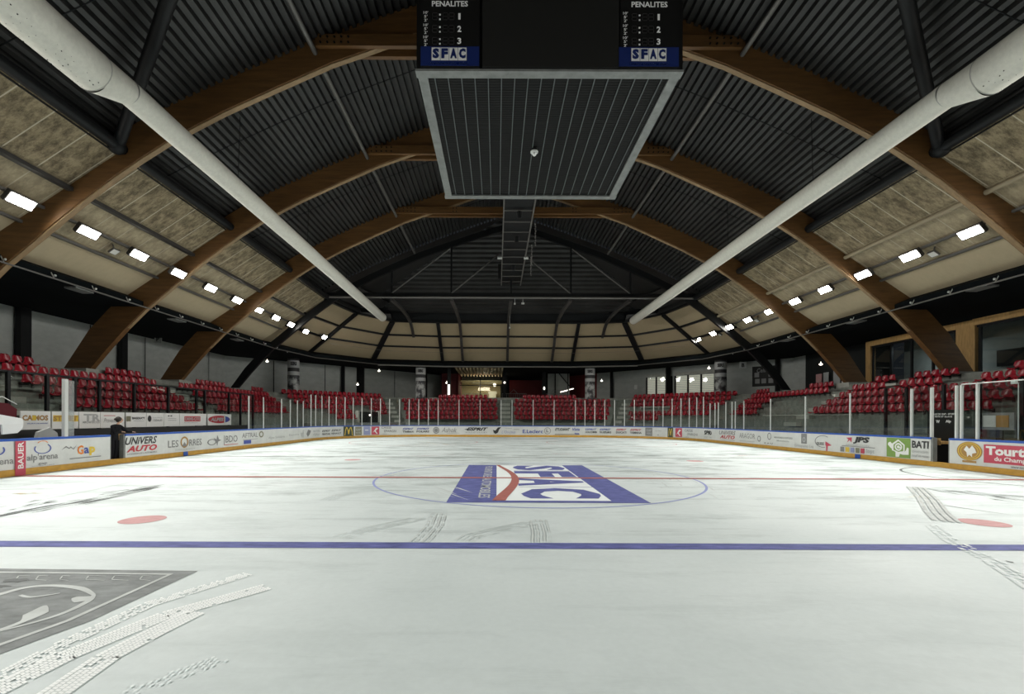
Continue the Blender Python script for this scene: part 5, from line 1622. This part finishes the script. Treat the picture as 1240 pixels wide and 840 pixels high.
# hanging block signs
for (c, sz, ch, lab) in ((at(191.5, 410.5, 33.0), 0.50, 'P', 'square pale sign with a dark letter hanging under the left ceiling'), (at(899.5, 442, 43.5), 0.62, 'B', 'square pale sign with a dark letter hanging in the right corner')):
    e = empty('block_sign', (c.x, c.y, c.z - sz / 2), 0, lab, 'sign')
    g = G(); g.box(c, (sz, 0.06, sz)); g.make('sign_box', 'lt_ink', e)
    g = G(); put_text(g, ch, c + Vector((0, -0.036, 0)), (1, 0, 0), (0, 0, 1), sz * 0.45, sz * 0.6, 0.05); g.make('sign_letter', 'ink', e)
# wall lamps, small lit points
for u, v, d, lab in ((323.5, 437.5, 43.0, 'small lit wall lamp high on the left corner wall'), (433, 465.5, 50.0, 'oval lit lamp on the wide black corner post'), (459, 449, 52.0, 'tiny lit lamp high on the left corner wall'),
                     (858.5, 445.8, 44.0, 'small lit lamp left of the right printed column'), (994, 441, 38, 'left of two small lit lamps under the black right ceiling'), (1014.6, 437.6, 36, 'right of two small lit lamps under the black right ceiling'),
                     (728.5, 461, 52, 'tiny lit lamp beside the printed column near the far wall'), (541, 463.5, 53, 'tiny lit lamp left of the dark red far wall')):
    c = at(u, v, d)
    g = G(); g.sphere(c, 0.11, 10, 7, scale=(1.3, 1, 0.8)); g.tube([c + Vector((0, 0, .05)), c + Vector((0, 0, .22))], 0.02, 6)
    tag(g.make('wall_lamp', 'lampglow'), lab, 'lamp')
# dark ceiling luminaires (unlit) in the aisle soffit
for u, v, d, lab in ((96, 351.5, 17.6, 'flat unlit ceiling luminaire above the near left seats'), (214, 388, 26.0, 'flat unlit ceiling luminaire above the left stand, middle'), (287, 411.5, 34, 'flat unlit ceiling luminaire above the left stand, far'),
                     (1189, 349, 19.5, 'flat unlit ceiling luminaire above the near right stand'), (1037, 390, 27.0, 'flat unlit ceiling luminaire above the right stand, middle'), (954, 412, 34, 'flat unlit ceiling luminaire above the right stand, far')):
    d = F * (ZC - 0.05 - CH) / (PY + 0.0038 * (u - PX) - v); c = at(u, v, d)
    g = G(); g.box((c.x, c.y, ZC - 0.04), (0.5, 0.9, 0.07))
    tag(g.make('ceiling_luminaire', 'alu'), lab, 'luminaire')

# tunnel portal under the left corner block
for (x, y, ang, lab) in ((-13.3, 30.35, PI / 4, 'dark tunnel entrance under the left corner seats'),):
    e = empty('tunnel_portal', (x, y, 0), ang, lab, 'entrance')
    R = Matrix.Rotation(ang, 3, 'Z')
    g = G(); g.box(Vector((x, y, 1.15)), (2.0, 0.5, 2.3), R); g.make('portal_shade_block', 'housing', e)  # solid black box stands in for the shade of the tunnel
    for q in (-1.05, 1.05):
        g = G(); g.box(Vector((x, y, 1.2)) + R @ Vector((q, -0.1, 0)), (0.12, 0.6, 2.4), R); g.make('portal_frame', 'concrete_lt', e)
    g = G(); g.sphere(Vector((x, y, 2.0)) + R @ Vector((0.1, -0.3, 0)), 0.09, 8, 6); g.make('portal_lamp', 'lampglow', e)
# guard rails in the stands
def rail(pts, z, label, hgt=0.9, m='concrete_lt'):
    e = empty('guard_rail', (pts[0][0], pts[0][1], z), 0, label, 'railing')
    P = [Vector((p[0], p[1], z + hgt)) for p in pts]
    g = G(); g.tube(P, 0.035, 8); g.tube([p - Vector((0, 0, hgt * .45)) for p in P], 0.02, 6); g.make('top_tube', m, e)
    n = 0
    for a, b in zip(P, P[1:]):
        for t in (0, .5):
            q = a.lerp(b, t); g = G(); g.tube([q, q - Vector((0, 0, hgt))], 0.025, 6); g.make('baluster', m, e)
    return e


rail([(-17.6, 28.0), (-14.6, 31.1)], 1.35, 'pale guard rail in front of the left corner seats')
rail([(13.2, 33.0), (15.9, 30.3)], 2.0, 'pale guard rail among the lower right corner seats')
rail([(18.3, 12.0), (18.3, 20.5)], 1.0, 'grey guard rail in front of the right stand entrance', 1.0)
rail([(-1.0, 32.6), (0.6, 32.6)], 0.95, 'short pale rail at the foot of the middle far stairs', 0.5)
g = G()
g.box((15.0, 32.0, 2.1), (3.6, 0.15, 0.2), Matrix.Rotation(-PI / 4, 3, 'Z'))
tag(g.make('concrete_ledge', 'concrete_lt'), 'pale concrete ledge crossing the right corner stand', 'ledge')

# ================================================================== FAR END HALL BEHIND THE STAND
g = G(); g.box((-2.4, 54.2, 4.5), (13.0, 0.2, 9.0)); g.make('wall_far_room', 'cream', kind='structure')
wall('wall_far', -8.3, 47.2, -6.2, 47.2, -0.02, ZC + 0.3, 'wall_dark')
wall('wall_far', 6.6, 50.5, 11.2, 43.9, -0.02, ZC + 0.3, 'wall_red')
g = G(); g.box((-6.0, 47.4, 5.2), (0.2, 5.0, 7.0)); g.make('wall_far_red_left', 'wall_red', kind='structure')
g = G(); g.box((-7.1, 45.0, 5.4), (1.9, 0.15, 4.0), Matrix.Rotation(0.2, 3, 'Z')); g.make('wall_far_red_left', 'wall_red', kind='structure')
g = G(); g.box((3.4, 53.2, 4.0), (8.0, 0.2, 8.0)); g.make('wall_far_dark', 'wall_dark', kind='structure')
g = G(); g.box((0.2, 51.3, 4.0), (0.12, 4.0, 8.0)); g.make('wall_far_room_side', 'cream', kind='structure')
g = G(); g.box((0, 46, row_z(5) - 0.1), (24, 16, 0.2)); g.make('floor_far_room', 'concrete', kind='structure')
g = G(); g.box((-2.9, 51, 6.7), (6.2, 6.2, 0.12)); g.make('ceiling_far_room', 'cream', kind='structure')
for k in range(12):
    pass
e = empty('ribbed_canopy', (-3.1, 42, 7.1), 0, 'pale ribbed canopy brightened by an added uplight in front of the cream room', 'canopy')
g = G(); g.box((-3.1, 42, 7.32), (5.4, 8.4, 0.04)); g.make('canopy_sheet', 'wood', e)
for k in range(14):
    g = G(); g.box((-5.6 + k * 0.39, 42, 7.2), (0.12, 8.4, 0.2)); g.make('canopy_rib', 'cream', e)
ld = bpy.data.lights.new('canopy_fill_light', 'AREA'); ld.size = 1.5; ld.energy = 90; ld.color = (1.0, 0.88, 0.65)  # added uplight that brightens the canopy ribs, without a fixture
lo = bpy.data.objects.new('canopy_fill_light', ld); COL.objects.link(lo); lo.parent = e; lo.matrix_local = Matrix.Translation((0.3, 4.2, -1.6)) @ Matrix.Rotation(PI * 0.86, 4, 'X')
# glazed doorway bars
e = empty('glazed_partition', (-3, 46.9, 3.9), 0, 'tall black framed glazing in front of the bright cream room', 'partition')
for x in (-5.9, -3.25, -0.35, 0.15):
    g = G(); g.box((x, 46.6, 5.6), (0.12 if x < -0.5 else 0.3, 0.12, 3.6)); g.make('mullion', 'black', e)
g = G(); g.box((-3, 46.6, 6.0), (6, 0.1, 0.1)); g.make('transom', 'black', e)
g = G(); g.box((-3, 46.62, 5.3), (5.6, 0.012, 3.0)); g.make('pane', 'glass', e)
ld = bpy.data.lights.new('room_light', 'AREA'); ld.size = 3.0; ld.energy = 170; ld.color = (1.0, 0.86, 0.6)
lo = bpy.data.objects.new('room_light', ld); COL.objects.link(lo)
rl = empty('room_ceiling_lamp', (-3.0, 50.5, 6.6), 0, 'warm ceiling lamp lighting the cream room at the far end', 'lamp')
lo.parent = rl; lo.location = (0, 0, -0.12)
g = G(); g.box((-3.0, 50.5, 6.6), (3.0, 0.6, 0.08)); g.make('lamp_panel', 'lens_off', rl)
# things in the far hall
c = at(599, 466, 64)
tag(G().sphere(c, 0.22, 12, 8).make('globe_lamp', 'lampglow'), 'round white lamp inside the bright cream room', 'lamp')
c = at(596, 473, 62)
c = Vector((c.x, 53.0, c.z)); gg = G(); gg.box(c, (1.2, 0.4, 0.35)); gg.box((c.x, c.y, (c.z + 3.9) / 2 - .1), (1.0, 0.3, c.z - 3.9 - .15))
tag(gg.make('bright_counter', 'lens_off'), 'small brightly lit counter inside the cream room', 'counter')
for u, lab in ((575, 'white folding barrier in front of the bright cream room'), (622, 'grey folding barrier in front of the dark red counter'), (671, 'grey folding barrier before the dark hall on the right')):
    c = at(u, 475, 57)
    g = G()
    g.tube([c + Vector((-0.45, 0, -0.1)), c + Vector((0, 0, 0.35)), c + Vector((0.45, 0, -0.1))], 0.03, 6)
    g.tube([c + Vector((-1.4, 0, -0.15)), c + Vector((1.6, 0, -0.15))], 0.03, 6)
    for q in range(12): g.tube([c + Vector((-1.4 + q * .27, 0, -0.15)), (c.x - 1.4 + q * .27, c.y, 3.92)], 0.015, 5)
    tag(g.make('folding_barrier', 'alu' if u > 600 else 'alu_bright'), lab, 'barrier')
c = at(640, 466, 60)
c = Vector((c.x, 48.5, c.z)); gg = G(); gg.box((c.x, c.y, (c.z + .75 + 3.9) / 2), (4.8, 0.3, c.z + .75 - 3.9))
tag(gg.make('bar_counter', 'wall_red'), 'dark red bar front in the far hall right of the doorway', 'counter')
def lamp_on_post(c, gl_, name, label, size=0.16, z0=3.9, z1=None):
    e = empty(name, (c.x, c.y, z0), 0, label, 'lamp')
    gl_.make('lamp_glow', 'lampglow', e)
    z1 = z1 or ZC
    g = G(); g.box((c.x, c.y + 0.22, (z0 + z1) / 2), (size, 0.12, z1 - z0)); g.make('lamp_post', 'black', e)


c = at(688, 472, 56)
g = G(); g.box(c + Vector((-0.5, 0, -0.15)), (0.9, 0.1, 0.10), Matrix.Rotation(-0.25, 3, 'Y')); g.box(c + Vector((0.4, 0, 0.1)), (0.5, 0.1, 0.10), Matrix.Rotation(-0.25, 3, 'Y'))
lamp_on_post(c, g, 'tube_lamp', 'slanting white tube lights at the right of the dark far hall', 0.10)
c = at(611, 463, 56); lamp_on_post(c, G().sphere(c, 0.12, 8, 6), 'post_lamp', 'small lit lamp on the black post right of the cream room', 0.3)
c = at(659, 470, 56); lamp_on_post(c, G().sphere(c, 0.14, 8, 6, scale=(.7, 1, 1.4)), 'post_lamp', 'small lit lamp in the middle of the dark far hall', 0.5)
c = at(543.5, 472, 52); lamp_on_post(c, G().box(c, (0.22, 0.1, 1.2)), 'vertical_lamp', 'tall bright vertical light strip left of the red far wall', 0.4)
c = at(676, 462, 58)
G().prism([c + Vector(p) for p in ((-1.3, 0, -2), (1.4, 0, -2), (1.4, 0, 1.0), (-1.3, 0, 1.0))], (0, 0.1, 0)).make('wall_far_grey', 'wall_grey', kind='structure')
g = G(); g.bar(c + Vector((0.1, -0.1, 1.0)), c + Vector((1.6, -0.1, -0.8)), 0.14, 0.1); g.bar(c + Vector((-0.4, -0.1, 1.0)), c + Vector((-0.4, -0.1, -2.0)), 0.14, 0.1, up=(0, 1, 0))
tag(g.make('hall_strut', 'black'), 'black slanting strut in front of the grey wall of the far hall', 'strut')

# windows in the right corner wall, lit blinds behind glass
A0, A1 = Vector((25.9, 29.0, 0)), Vector((11.2, 43.9, 0))
dirw = (A1 - A0).normalized(); nin = Vector((-dirw.y, dirw.x, 0))
if nin.dot(Vector((0, 0, 0)) - A0) < 0: nin = -nin


def diag_hit(u):
    k = (u - PX) / F
    # point on the wall line along the ray
    lo_, hi_ = 0.0, (A1 - A0).length
    f_ = lambda q: ((A0 + dirw * q).x - CX) - k * ((A0 + dirw * q).y + CD)
    for _ in range(50):
        m_ = (lo_ + hi_) / 2
        if f_(lo_) * f_(m_) <= 0: hi_ = m_
        else: lo_ = m_
    return lo_


for n_, (ua, ub, nb) in enumerate(((783.5, 807, 2), (811, 813.5, 1), (818, 866, 3))):
    qa, qb = diag_hit(ub), diag_hit(ua)
    e = empty('window_%d' % (n_ + 1), tuple(A0 + dirw * (qa + qb) / 2), 0)
    e['kind'] = 'structure'
    def P_(q, z, off): r_ = A0 + dirw * q + nin * off; return Vector((r_.x, r_.y, z))
    z0_, z1_ = 4.55, 6.35
    g = G(); g.add([P_(qa, z0_, .04), P_(qb, z0_, .04), P_(qb, z1_, .04), P_(qa, z1_, .04)], [(0, 1, 2, 3)]); g.make('blind', 'blind', e)
    g = G()
    for r_ in range(9):
        zz = z0_ + (z1_ - z0_) * (r_ + .6) / 9.4
        g.prism([P_(qa, zz, .06), P_(qb, zz, .06), P_(qb, zz + 0.04, .06), P_(qa, zz + 0.04, .06)], nin * 0.02)
    g.make('blind_slat', 'lt_ink', e)['kind'] = 'stuff'
    for j in range(nb + 1):
        q = qa + (qb - qa) * j / nb
        g = G(); g.box(P_(q, (z0_ + z1_) / 2, .1), (0.14, 0.14, z1_ - z0_ + .1)); g.make('window_frame', 'black', e)
    g = G(); g.bar(P_(qa, z1_ + .25, .1), P_(qb, z1_ + .25, .1), 0.2, 0.3); g.make('lintel', 'concrete_lt', e)
    g = G(); g.add([P_(qa, z0_, .14), P_(qb, z0_, .14), P_(qb, z1_, .14), P_(qa, z1_, .14)], [(0, 1, 2, 3)]); g.make('window_pane', 'glass', e)
# small notices on the grey far wall
for u, v, lab, m in ((770, 468.5, 'small pale notice on the grey wall left of the bright windows', 'alu_bright'), (758.5, 467, 'small dark switch plate on the grey far wall', 'lt_ink')):
    q = diag_hit(u) if u > 760 else diag_hit(761)
    p = A0 + dirw * q + nin * 0.06; dd = p.y + CD
    z = CH + (PY + .6 - v) * dd / F
    g = G(); g.box((p.x, p.y, z), (0.36 if u > 765 else 0.2, 0.36, 0.5 if u > 765 else 0.25), Matrix.Rotation(math.atan2(dirw.y, dirw.x), 3, 'Z') @ Matrix.Diagonal((1, 0.12, 1)))
    tag(g.make('wall_notice', m), lab, 'notice')
# dark poster on the right corner wall
q = diag_hit(925); p = A0 + dirw * q + nin * 0.05; dd = p.y + CD
e = empty('dark_poster', (p.x, p.y, 4.6), 0, 'tall black poster with pale script on the right corner wall', 'poster')
Rw = Matrix.Rotation(math.atan2(dirw.y, dirw.x), 3, 'Z')
z0_, z1_ = CH + (508 - 467.5) * dd / F, CH + (508 - 443) * dd / F
g = G(); g.box((p.x, p.y, (z0_ + z1_) / 2), (2.0, 0.05, z1_ - z0_), Rw); g.make('poster_sheet', 'screen', e)
g = G(); T_ = -dirw; put_text(g, 'Cellier', Vector((p.x, p.y, z1_ - 0.4)) + nin * .04, T_ if T_.x > 0 else dirw, (0, 0, 1), 1.2, 0.4, 0.01, 0.2)
for a_, b_ in ((-.6, .5), (.55, .5), (-.6, 1.1), (0, .5), (.6, 1.1)): g.box(Vector((p.x, p.y, z0_ + b_)) + dirw * a_ + nin * .04, (0.4, 0.01, 0.45), Rw)
g.make('poster_print', 'grey_ink', e)
# lit posters at the black right wall
for n_, (ua, ub, m_, lab) in enumerate(((988, 994.5, 'mark_pink', 'pinkish lit poster on the black right wall'), (997, 1003, 'lt_ink', 'pale lit poster right of the pinkish one'), (1009, 1017, 'lt_ink', 'pale lit poster, third along the black right wall'), (1019, 1027.5, 'board', 'brightest lit poster nearest the wooden arch foot on the right'))):
    ya, yb = unproj_x(ub, 25.7) - CD, unproj_x(ua, 25.7) - CD
    g = G(); g.box((25.72, (ya + yb) / 2, 4.95), (0.06, yb - ya, 1.15 + 0.1 * n_))
    tag(g.make('wall_poster', m_), lab, 'poster')

# ================================================================== RIGHT SIDE LODGES WITH WOODEN FRAMES
XL = 24.5
def lodge(y0, y1, label, mull, ztop, wl=0.4, wr=0.9):
    e = empty('glazed_lodge', (XL, (y0 + y1) / 2, 3.9), 0, label, 'spectator box', 'glazed boxes above the right stand')
    zb = 4.1
    g = G(); g.box((XL, (y0 + y1) / 2, ztop - 0.17), (0.35, y1 - y0, 0.34)); g.make('head_frame', 'pine', e)
    g = G(); g.box((XL, y1 - wl / 2, (zb + ztop - .34) / 2), (0.35, wl, ztop - .34 - zb)); g.make('side_frame', 'pine', e)
    g = G(); g.box((XL, y0 + wr / 2, (zb + ztop - .34) / 2), (0.35, wr, ztop - .34 - zb)); g.make('side_frame', 'pine', e)
    ya, yb = y0 + wr, y1 - wl
    g = G(); g.box((XL + .02, (ya + yb) / 2, (zb + ztop - .34) / 2), (0.02, yb - ya, ztop - .34 - zb)); g.make('pane', 'glass_dark', e)
    for u in mull:
        y = unproj_x(u, XL) - CD
        g = G(); g.box((XL, y, (zb + ztop - .34) / 2), (0.10, 0.12, ztop - .34 - zb)); g.make('mullion', 'black', e)
    g = G(); g.bar((XL, ya, ztop - .40), (XL, yb, ztop - .40), .12, .12); g.make('top_bar', 'black', e)
    return e


lodge(unproj_x(1181, XL) - CD, unproj_x(1051, XL) - CD, 'glazed spectator box with pine frame, the farther of the two on the right', (1057, 1079.5, 1104, 1130, 1158), 7.08)
lodge(-8.0, unproj_x(1181, XL) - CD, 'glazed spectator box with pine frame at the right picture edge', (1187, 1300), 7.12, 0.12, 0.3)
G().box((27.3, 6, 5.6), (0.1, 26, 3.4)).make('wall_right', 'wall_grey', kind='structure')
G().box((26, 6, row_z(5) + .02), (3.2, 26.5, 0.1)).make('floor_lodge', 'rubber', kind='structure')
for y, z, w_, h_, lab in ((12.2, 5.2, 1.3, 0.9, 'dark screen inside the farther glazed box'), (14.6, 5.7, .5, .5, 'small black loudspeaker inside the farther glazed box'), (-0.4, 5.4, 1.8, 1.4, 'dark screen inside the nearer glazed box')):
    g = G(); g.box((27.15, y, z), (0.12, w_, h_)); tag(g.make('wall_screen', 'screen'), lab, 'screen')
for y, lab in ((15.5, 'added white tube lamp inside the farther glazed box'), (8.5, 'added white lamp inside the glazed box, right picture edge')):
    g = G(); g.box((25.6, y, 6.62), (0.12, 1.4 if y > 10 else 0.5, 0.1)); g.tube([(25.6, y, 6.6), (25.6, y, ZC + .1)], .02, 6); t_ = tag(g.make('tube_lamp', 'lens_off'), lab, 'lamp')
    ld = bpy.data.lights.new('lodge_fill_light', 'AREA'); ld.size = 0.3; ld.energy = 60; ld.color = (0.9, 0.97, 1.0)  # added area light brightens the dim box interior
    lo = bpy.data.objects.new('lodge_fill_light', ld); COL.objects.link(lo); lo.parent = t_; lo.location = (0, 0, -0.03)
# white slab tops among the right seats
for y0_, y1_, x_, z_, lab in ((25.05, 25.75, 21.0, row_z(4) + .1, 'pale slab gap between seat groups behind the right gate'), (22.2, 22.35, 21.0, row_z(3) + .2, 'thin pale slab beside the second arch foot, right stand')):
    g = G(); g.box((x_, (y0_ + y1_) / 2 - CD, z_), (1.2, y1_ - y0_, 0.12)); tag(g.make('concrete_slab', 'concrete_lt'), lab, 'slab')

# ================================================================== PERSON LEANING AT THE LEFT GATE
def person():
    bx, by = -15.27, 3.80
    e = empty('person', (bx, by, 0.02), 0, 'person in dark clothes leaning on the left boards at the open gate', 'person')

    def skin_obj(name, nodes, edges, m, sub=2):
        me = bpy.data.meshes.new(name)
        inv = world_of(e).inverted()
        ks = list(nodes)
        me.from_pydata([tuple(inv @ Vector(nodes[k][0])) for k in ks], [(ks.index(a), ks.index(b)) for a, b in edges], [])
        me.materials.append(M[m])
        o = bpy.data.objects.new(name, me); COL.objects.link(o); o.parent = e
        md = o.modifiers.new('skin', 'SKIN'); md.use_smooth_shade = True
        for k, v in zip(ks, me.skin_vertices[0].data):
            r = nodes[k][1]; v.radius = (r, r) if not isinstance(r, tuple) else r
            v.use_root = (k == ks[0])
        o.modifiers.new('sub', 'SUBSURF').levels = sub
        o.modifiers['sub'].render_levels = sub
        return o
    P = lambda x, y, z: (bx + x, by + y, z)
    body = {
        'pelvis': (P(0, 0, 0.98), (0.15, 0.12)), 'waist': (P(0.01, 0.01, 1.10), (0.13, 0.11)), 'chest': (P(0.04, 0.05, 1.30), (0.155, 0.12)), 'neckb': (P(0.07, 0.09, 1.43), (0.075, 0.07)),
        'hipL': (P(-0.02, -0.09, 0.92), 0.10), 'kneeL': (P(0.04, -0.10, 0.52), 0.065), 'ankL': (P(-0.01, -0.12, 0.12), 0.045), 'toeL': (P(0.16, -0.12, 0.06), 0.042),
        'hipR': (P(0.0, 0.09, 0.92), 0.10), 'kneeR': (P(0.03, 0.08, 0.52), 0.065), 'ankR': (P(-0.03, 0.06, 0.12), 0.045), 'toeR': (P(0.14, 0.08, 0.06), 0.042),
        'shL': (P(0.05, -0.14, 1.38), 0.068), 'elL': (P(0.12, -0.12, 1.13), 0.048), 'wrL': (P(0.20, 0.12, 1.165), 0.036),
        'shR': (P(0.05, 0.24, 1.37), 0.068), 'elR': (P(0.14, 0.42, 1.17), 0.048), 'wrR': (P(0.20, 0.62, 1.15), 0.036),
    }
    ed = [('pelvis', 'waist'), ('waist', 'chest'), ('chest', 'neckb'), ('pelvis', 'hipL'), ('hipL', 'kneeL'), ('kneeL', 'ankL'), ('ankL', 'toeL'), ('pelvis', 'hipR'), ('hipR', 'kneeR'), ('kneeR', 'ankR'), ('ankR', 'toeR'),
          ('chest', 'shL'), ('shL', 'elL'), ('elL', 'wrL'), ('chest', 'shR'), ('shR', 'elR'), ('elR', 'wrR')]
    skin_obj('clothed_body', body, ed, 'cloth_b')
    neck = {'a': (P(0.07, 0.09, 1.40), 0.052), 'b': (P(0.085, 0.11, 1.50), 0.05)}
    skin_obj('neck', neck, [('a', 'b')], 'skin')
    # head: sculpted ellipsoid with nose, chin, ears, lips; faces along +x +y
    hc = Vector(P(0.10, 0.13, 1.60)); fa = math.radians(35)
    Rh = Matrix.Rotation(fa, 3, 'Z') @ Matrix.Rotation(math.radians(-8), 3, 'Y')
    g = G(); n, m_ = 20, 14; vs = []
    for i in range(m_ + 1):
        th = PI * i / m_
        for k in range(n):
            ph = 2 * PI * k / n
            p = Vector((0.098 * math.sin(th) * math.cos(ph), 0.076 * math.sin(th) * math.sin(ph), 0.118 * math.cos(th)))
            if p.z < 0:
                p.y *= 1 + 0.35 * p.z / 0.118; p.x *= 1 + 0.12 * p.z / 0.118
            if p.x > 0.05 and abs(p.y) < 0.02 and -0.035 < p.z < 0.015: p.x += 0.022
            if p.x > 0.04 and 0.015 < abs(p.y) < 0.045 and 0.0 < p.z < 0.03: p.x -= 0.008
            if p.x > 0.03 and p.z < -0.08: p.x += 0.012
            vs.append(hc + Rh @ p)
    g.add(vs, [(i * n + k, (i + 1) * n + k, (i + 1) * n + (k + 1) % n, i * n + (k + 1) % n) for i in range(m_) for k in range(n)], True)
    for s_ in (-1, 1): g.sphere(hc + Rh @ Vector((-0.005, s_ * 0.076, -0.005)), 0.024, 8, 6, scale=(0.7, 0.35, 1.2))
    g.make('head', 'skin', e)
    g = G()
    for s_ in (-1, 1): g.sphere(hc + Rh @ Vector((0.084, s_ * 0.030, 0.014)), 0.010, 8, 6, scale=(.6, 1.2, .7))
    g.make('eye', 'hair', e)
    g = G(); g.sphere(hc + Rh @ Vector((0.089, 0, -0.052)), 0.018, 8, 5, scale=(.35, 1.2, .3)); g.make('mouth', 'rose_ink', e)
    g = G(); g.sphere(hc + Rh @ Vector((-0.022, 0, 0.028)), 0.112, 16, 10, scale=(0.98, 0.80, 1.0)); g.sphere(hc + Rh @ Vector((-0.10, 0, 0.045)), 0.05, 10, 8)
    g.make('hair', 'hair', e)
    # hands with five fingers each
    for side, w, d in (('L', Vector(body['wrL'][0]), Vector((0.15, 1, -0.05)).normalized()), ('R', Vector(body['wrR'][0]), Vector((0.05, 1, -0.08)).normalized())):
        lat = d.cross(Vector((0, 0, 1))).normalized()
        nodes = {'w': (w - d * 0.02, 0.028), 'p': (w + d * 0.05, (0.036, 0.018))}
        edges = [('w', 'p')]
        o = skin_obj('hand', nodes, edges, 'skin', 1)
        g = G()
        for j, (off, ln, r) in enumerate(((-0.030, 0.062, .0085), (-0.010, 0.074, .009), (0.010, 0.070, .0085), (0.029, 0.056, .0078))):
            a = w + d * 0.065 + lat * off
            g.tube([a, a + d * ln * .5 + Vector((0, 0, .004)), a + d * ln * .85 - Vector((0, 0, .012)), a + d * ln - Vector((0, 0, .026))], [r, r, r * .9, r * .7], 8)
        sgn = 1
        a = w + d * 0.02 + lat * (0.034 * sgn)
        g.tube([a, a + lat * .022 * sgn + d * .025, a + lat * .028 * sgn + d * .055 - Vector((0, 0, .01))], [.011, .010, .008], 8)
        g.make('fingers', 'skin', e)
    return e


person()
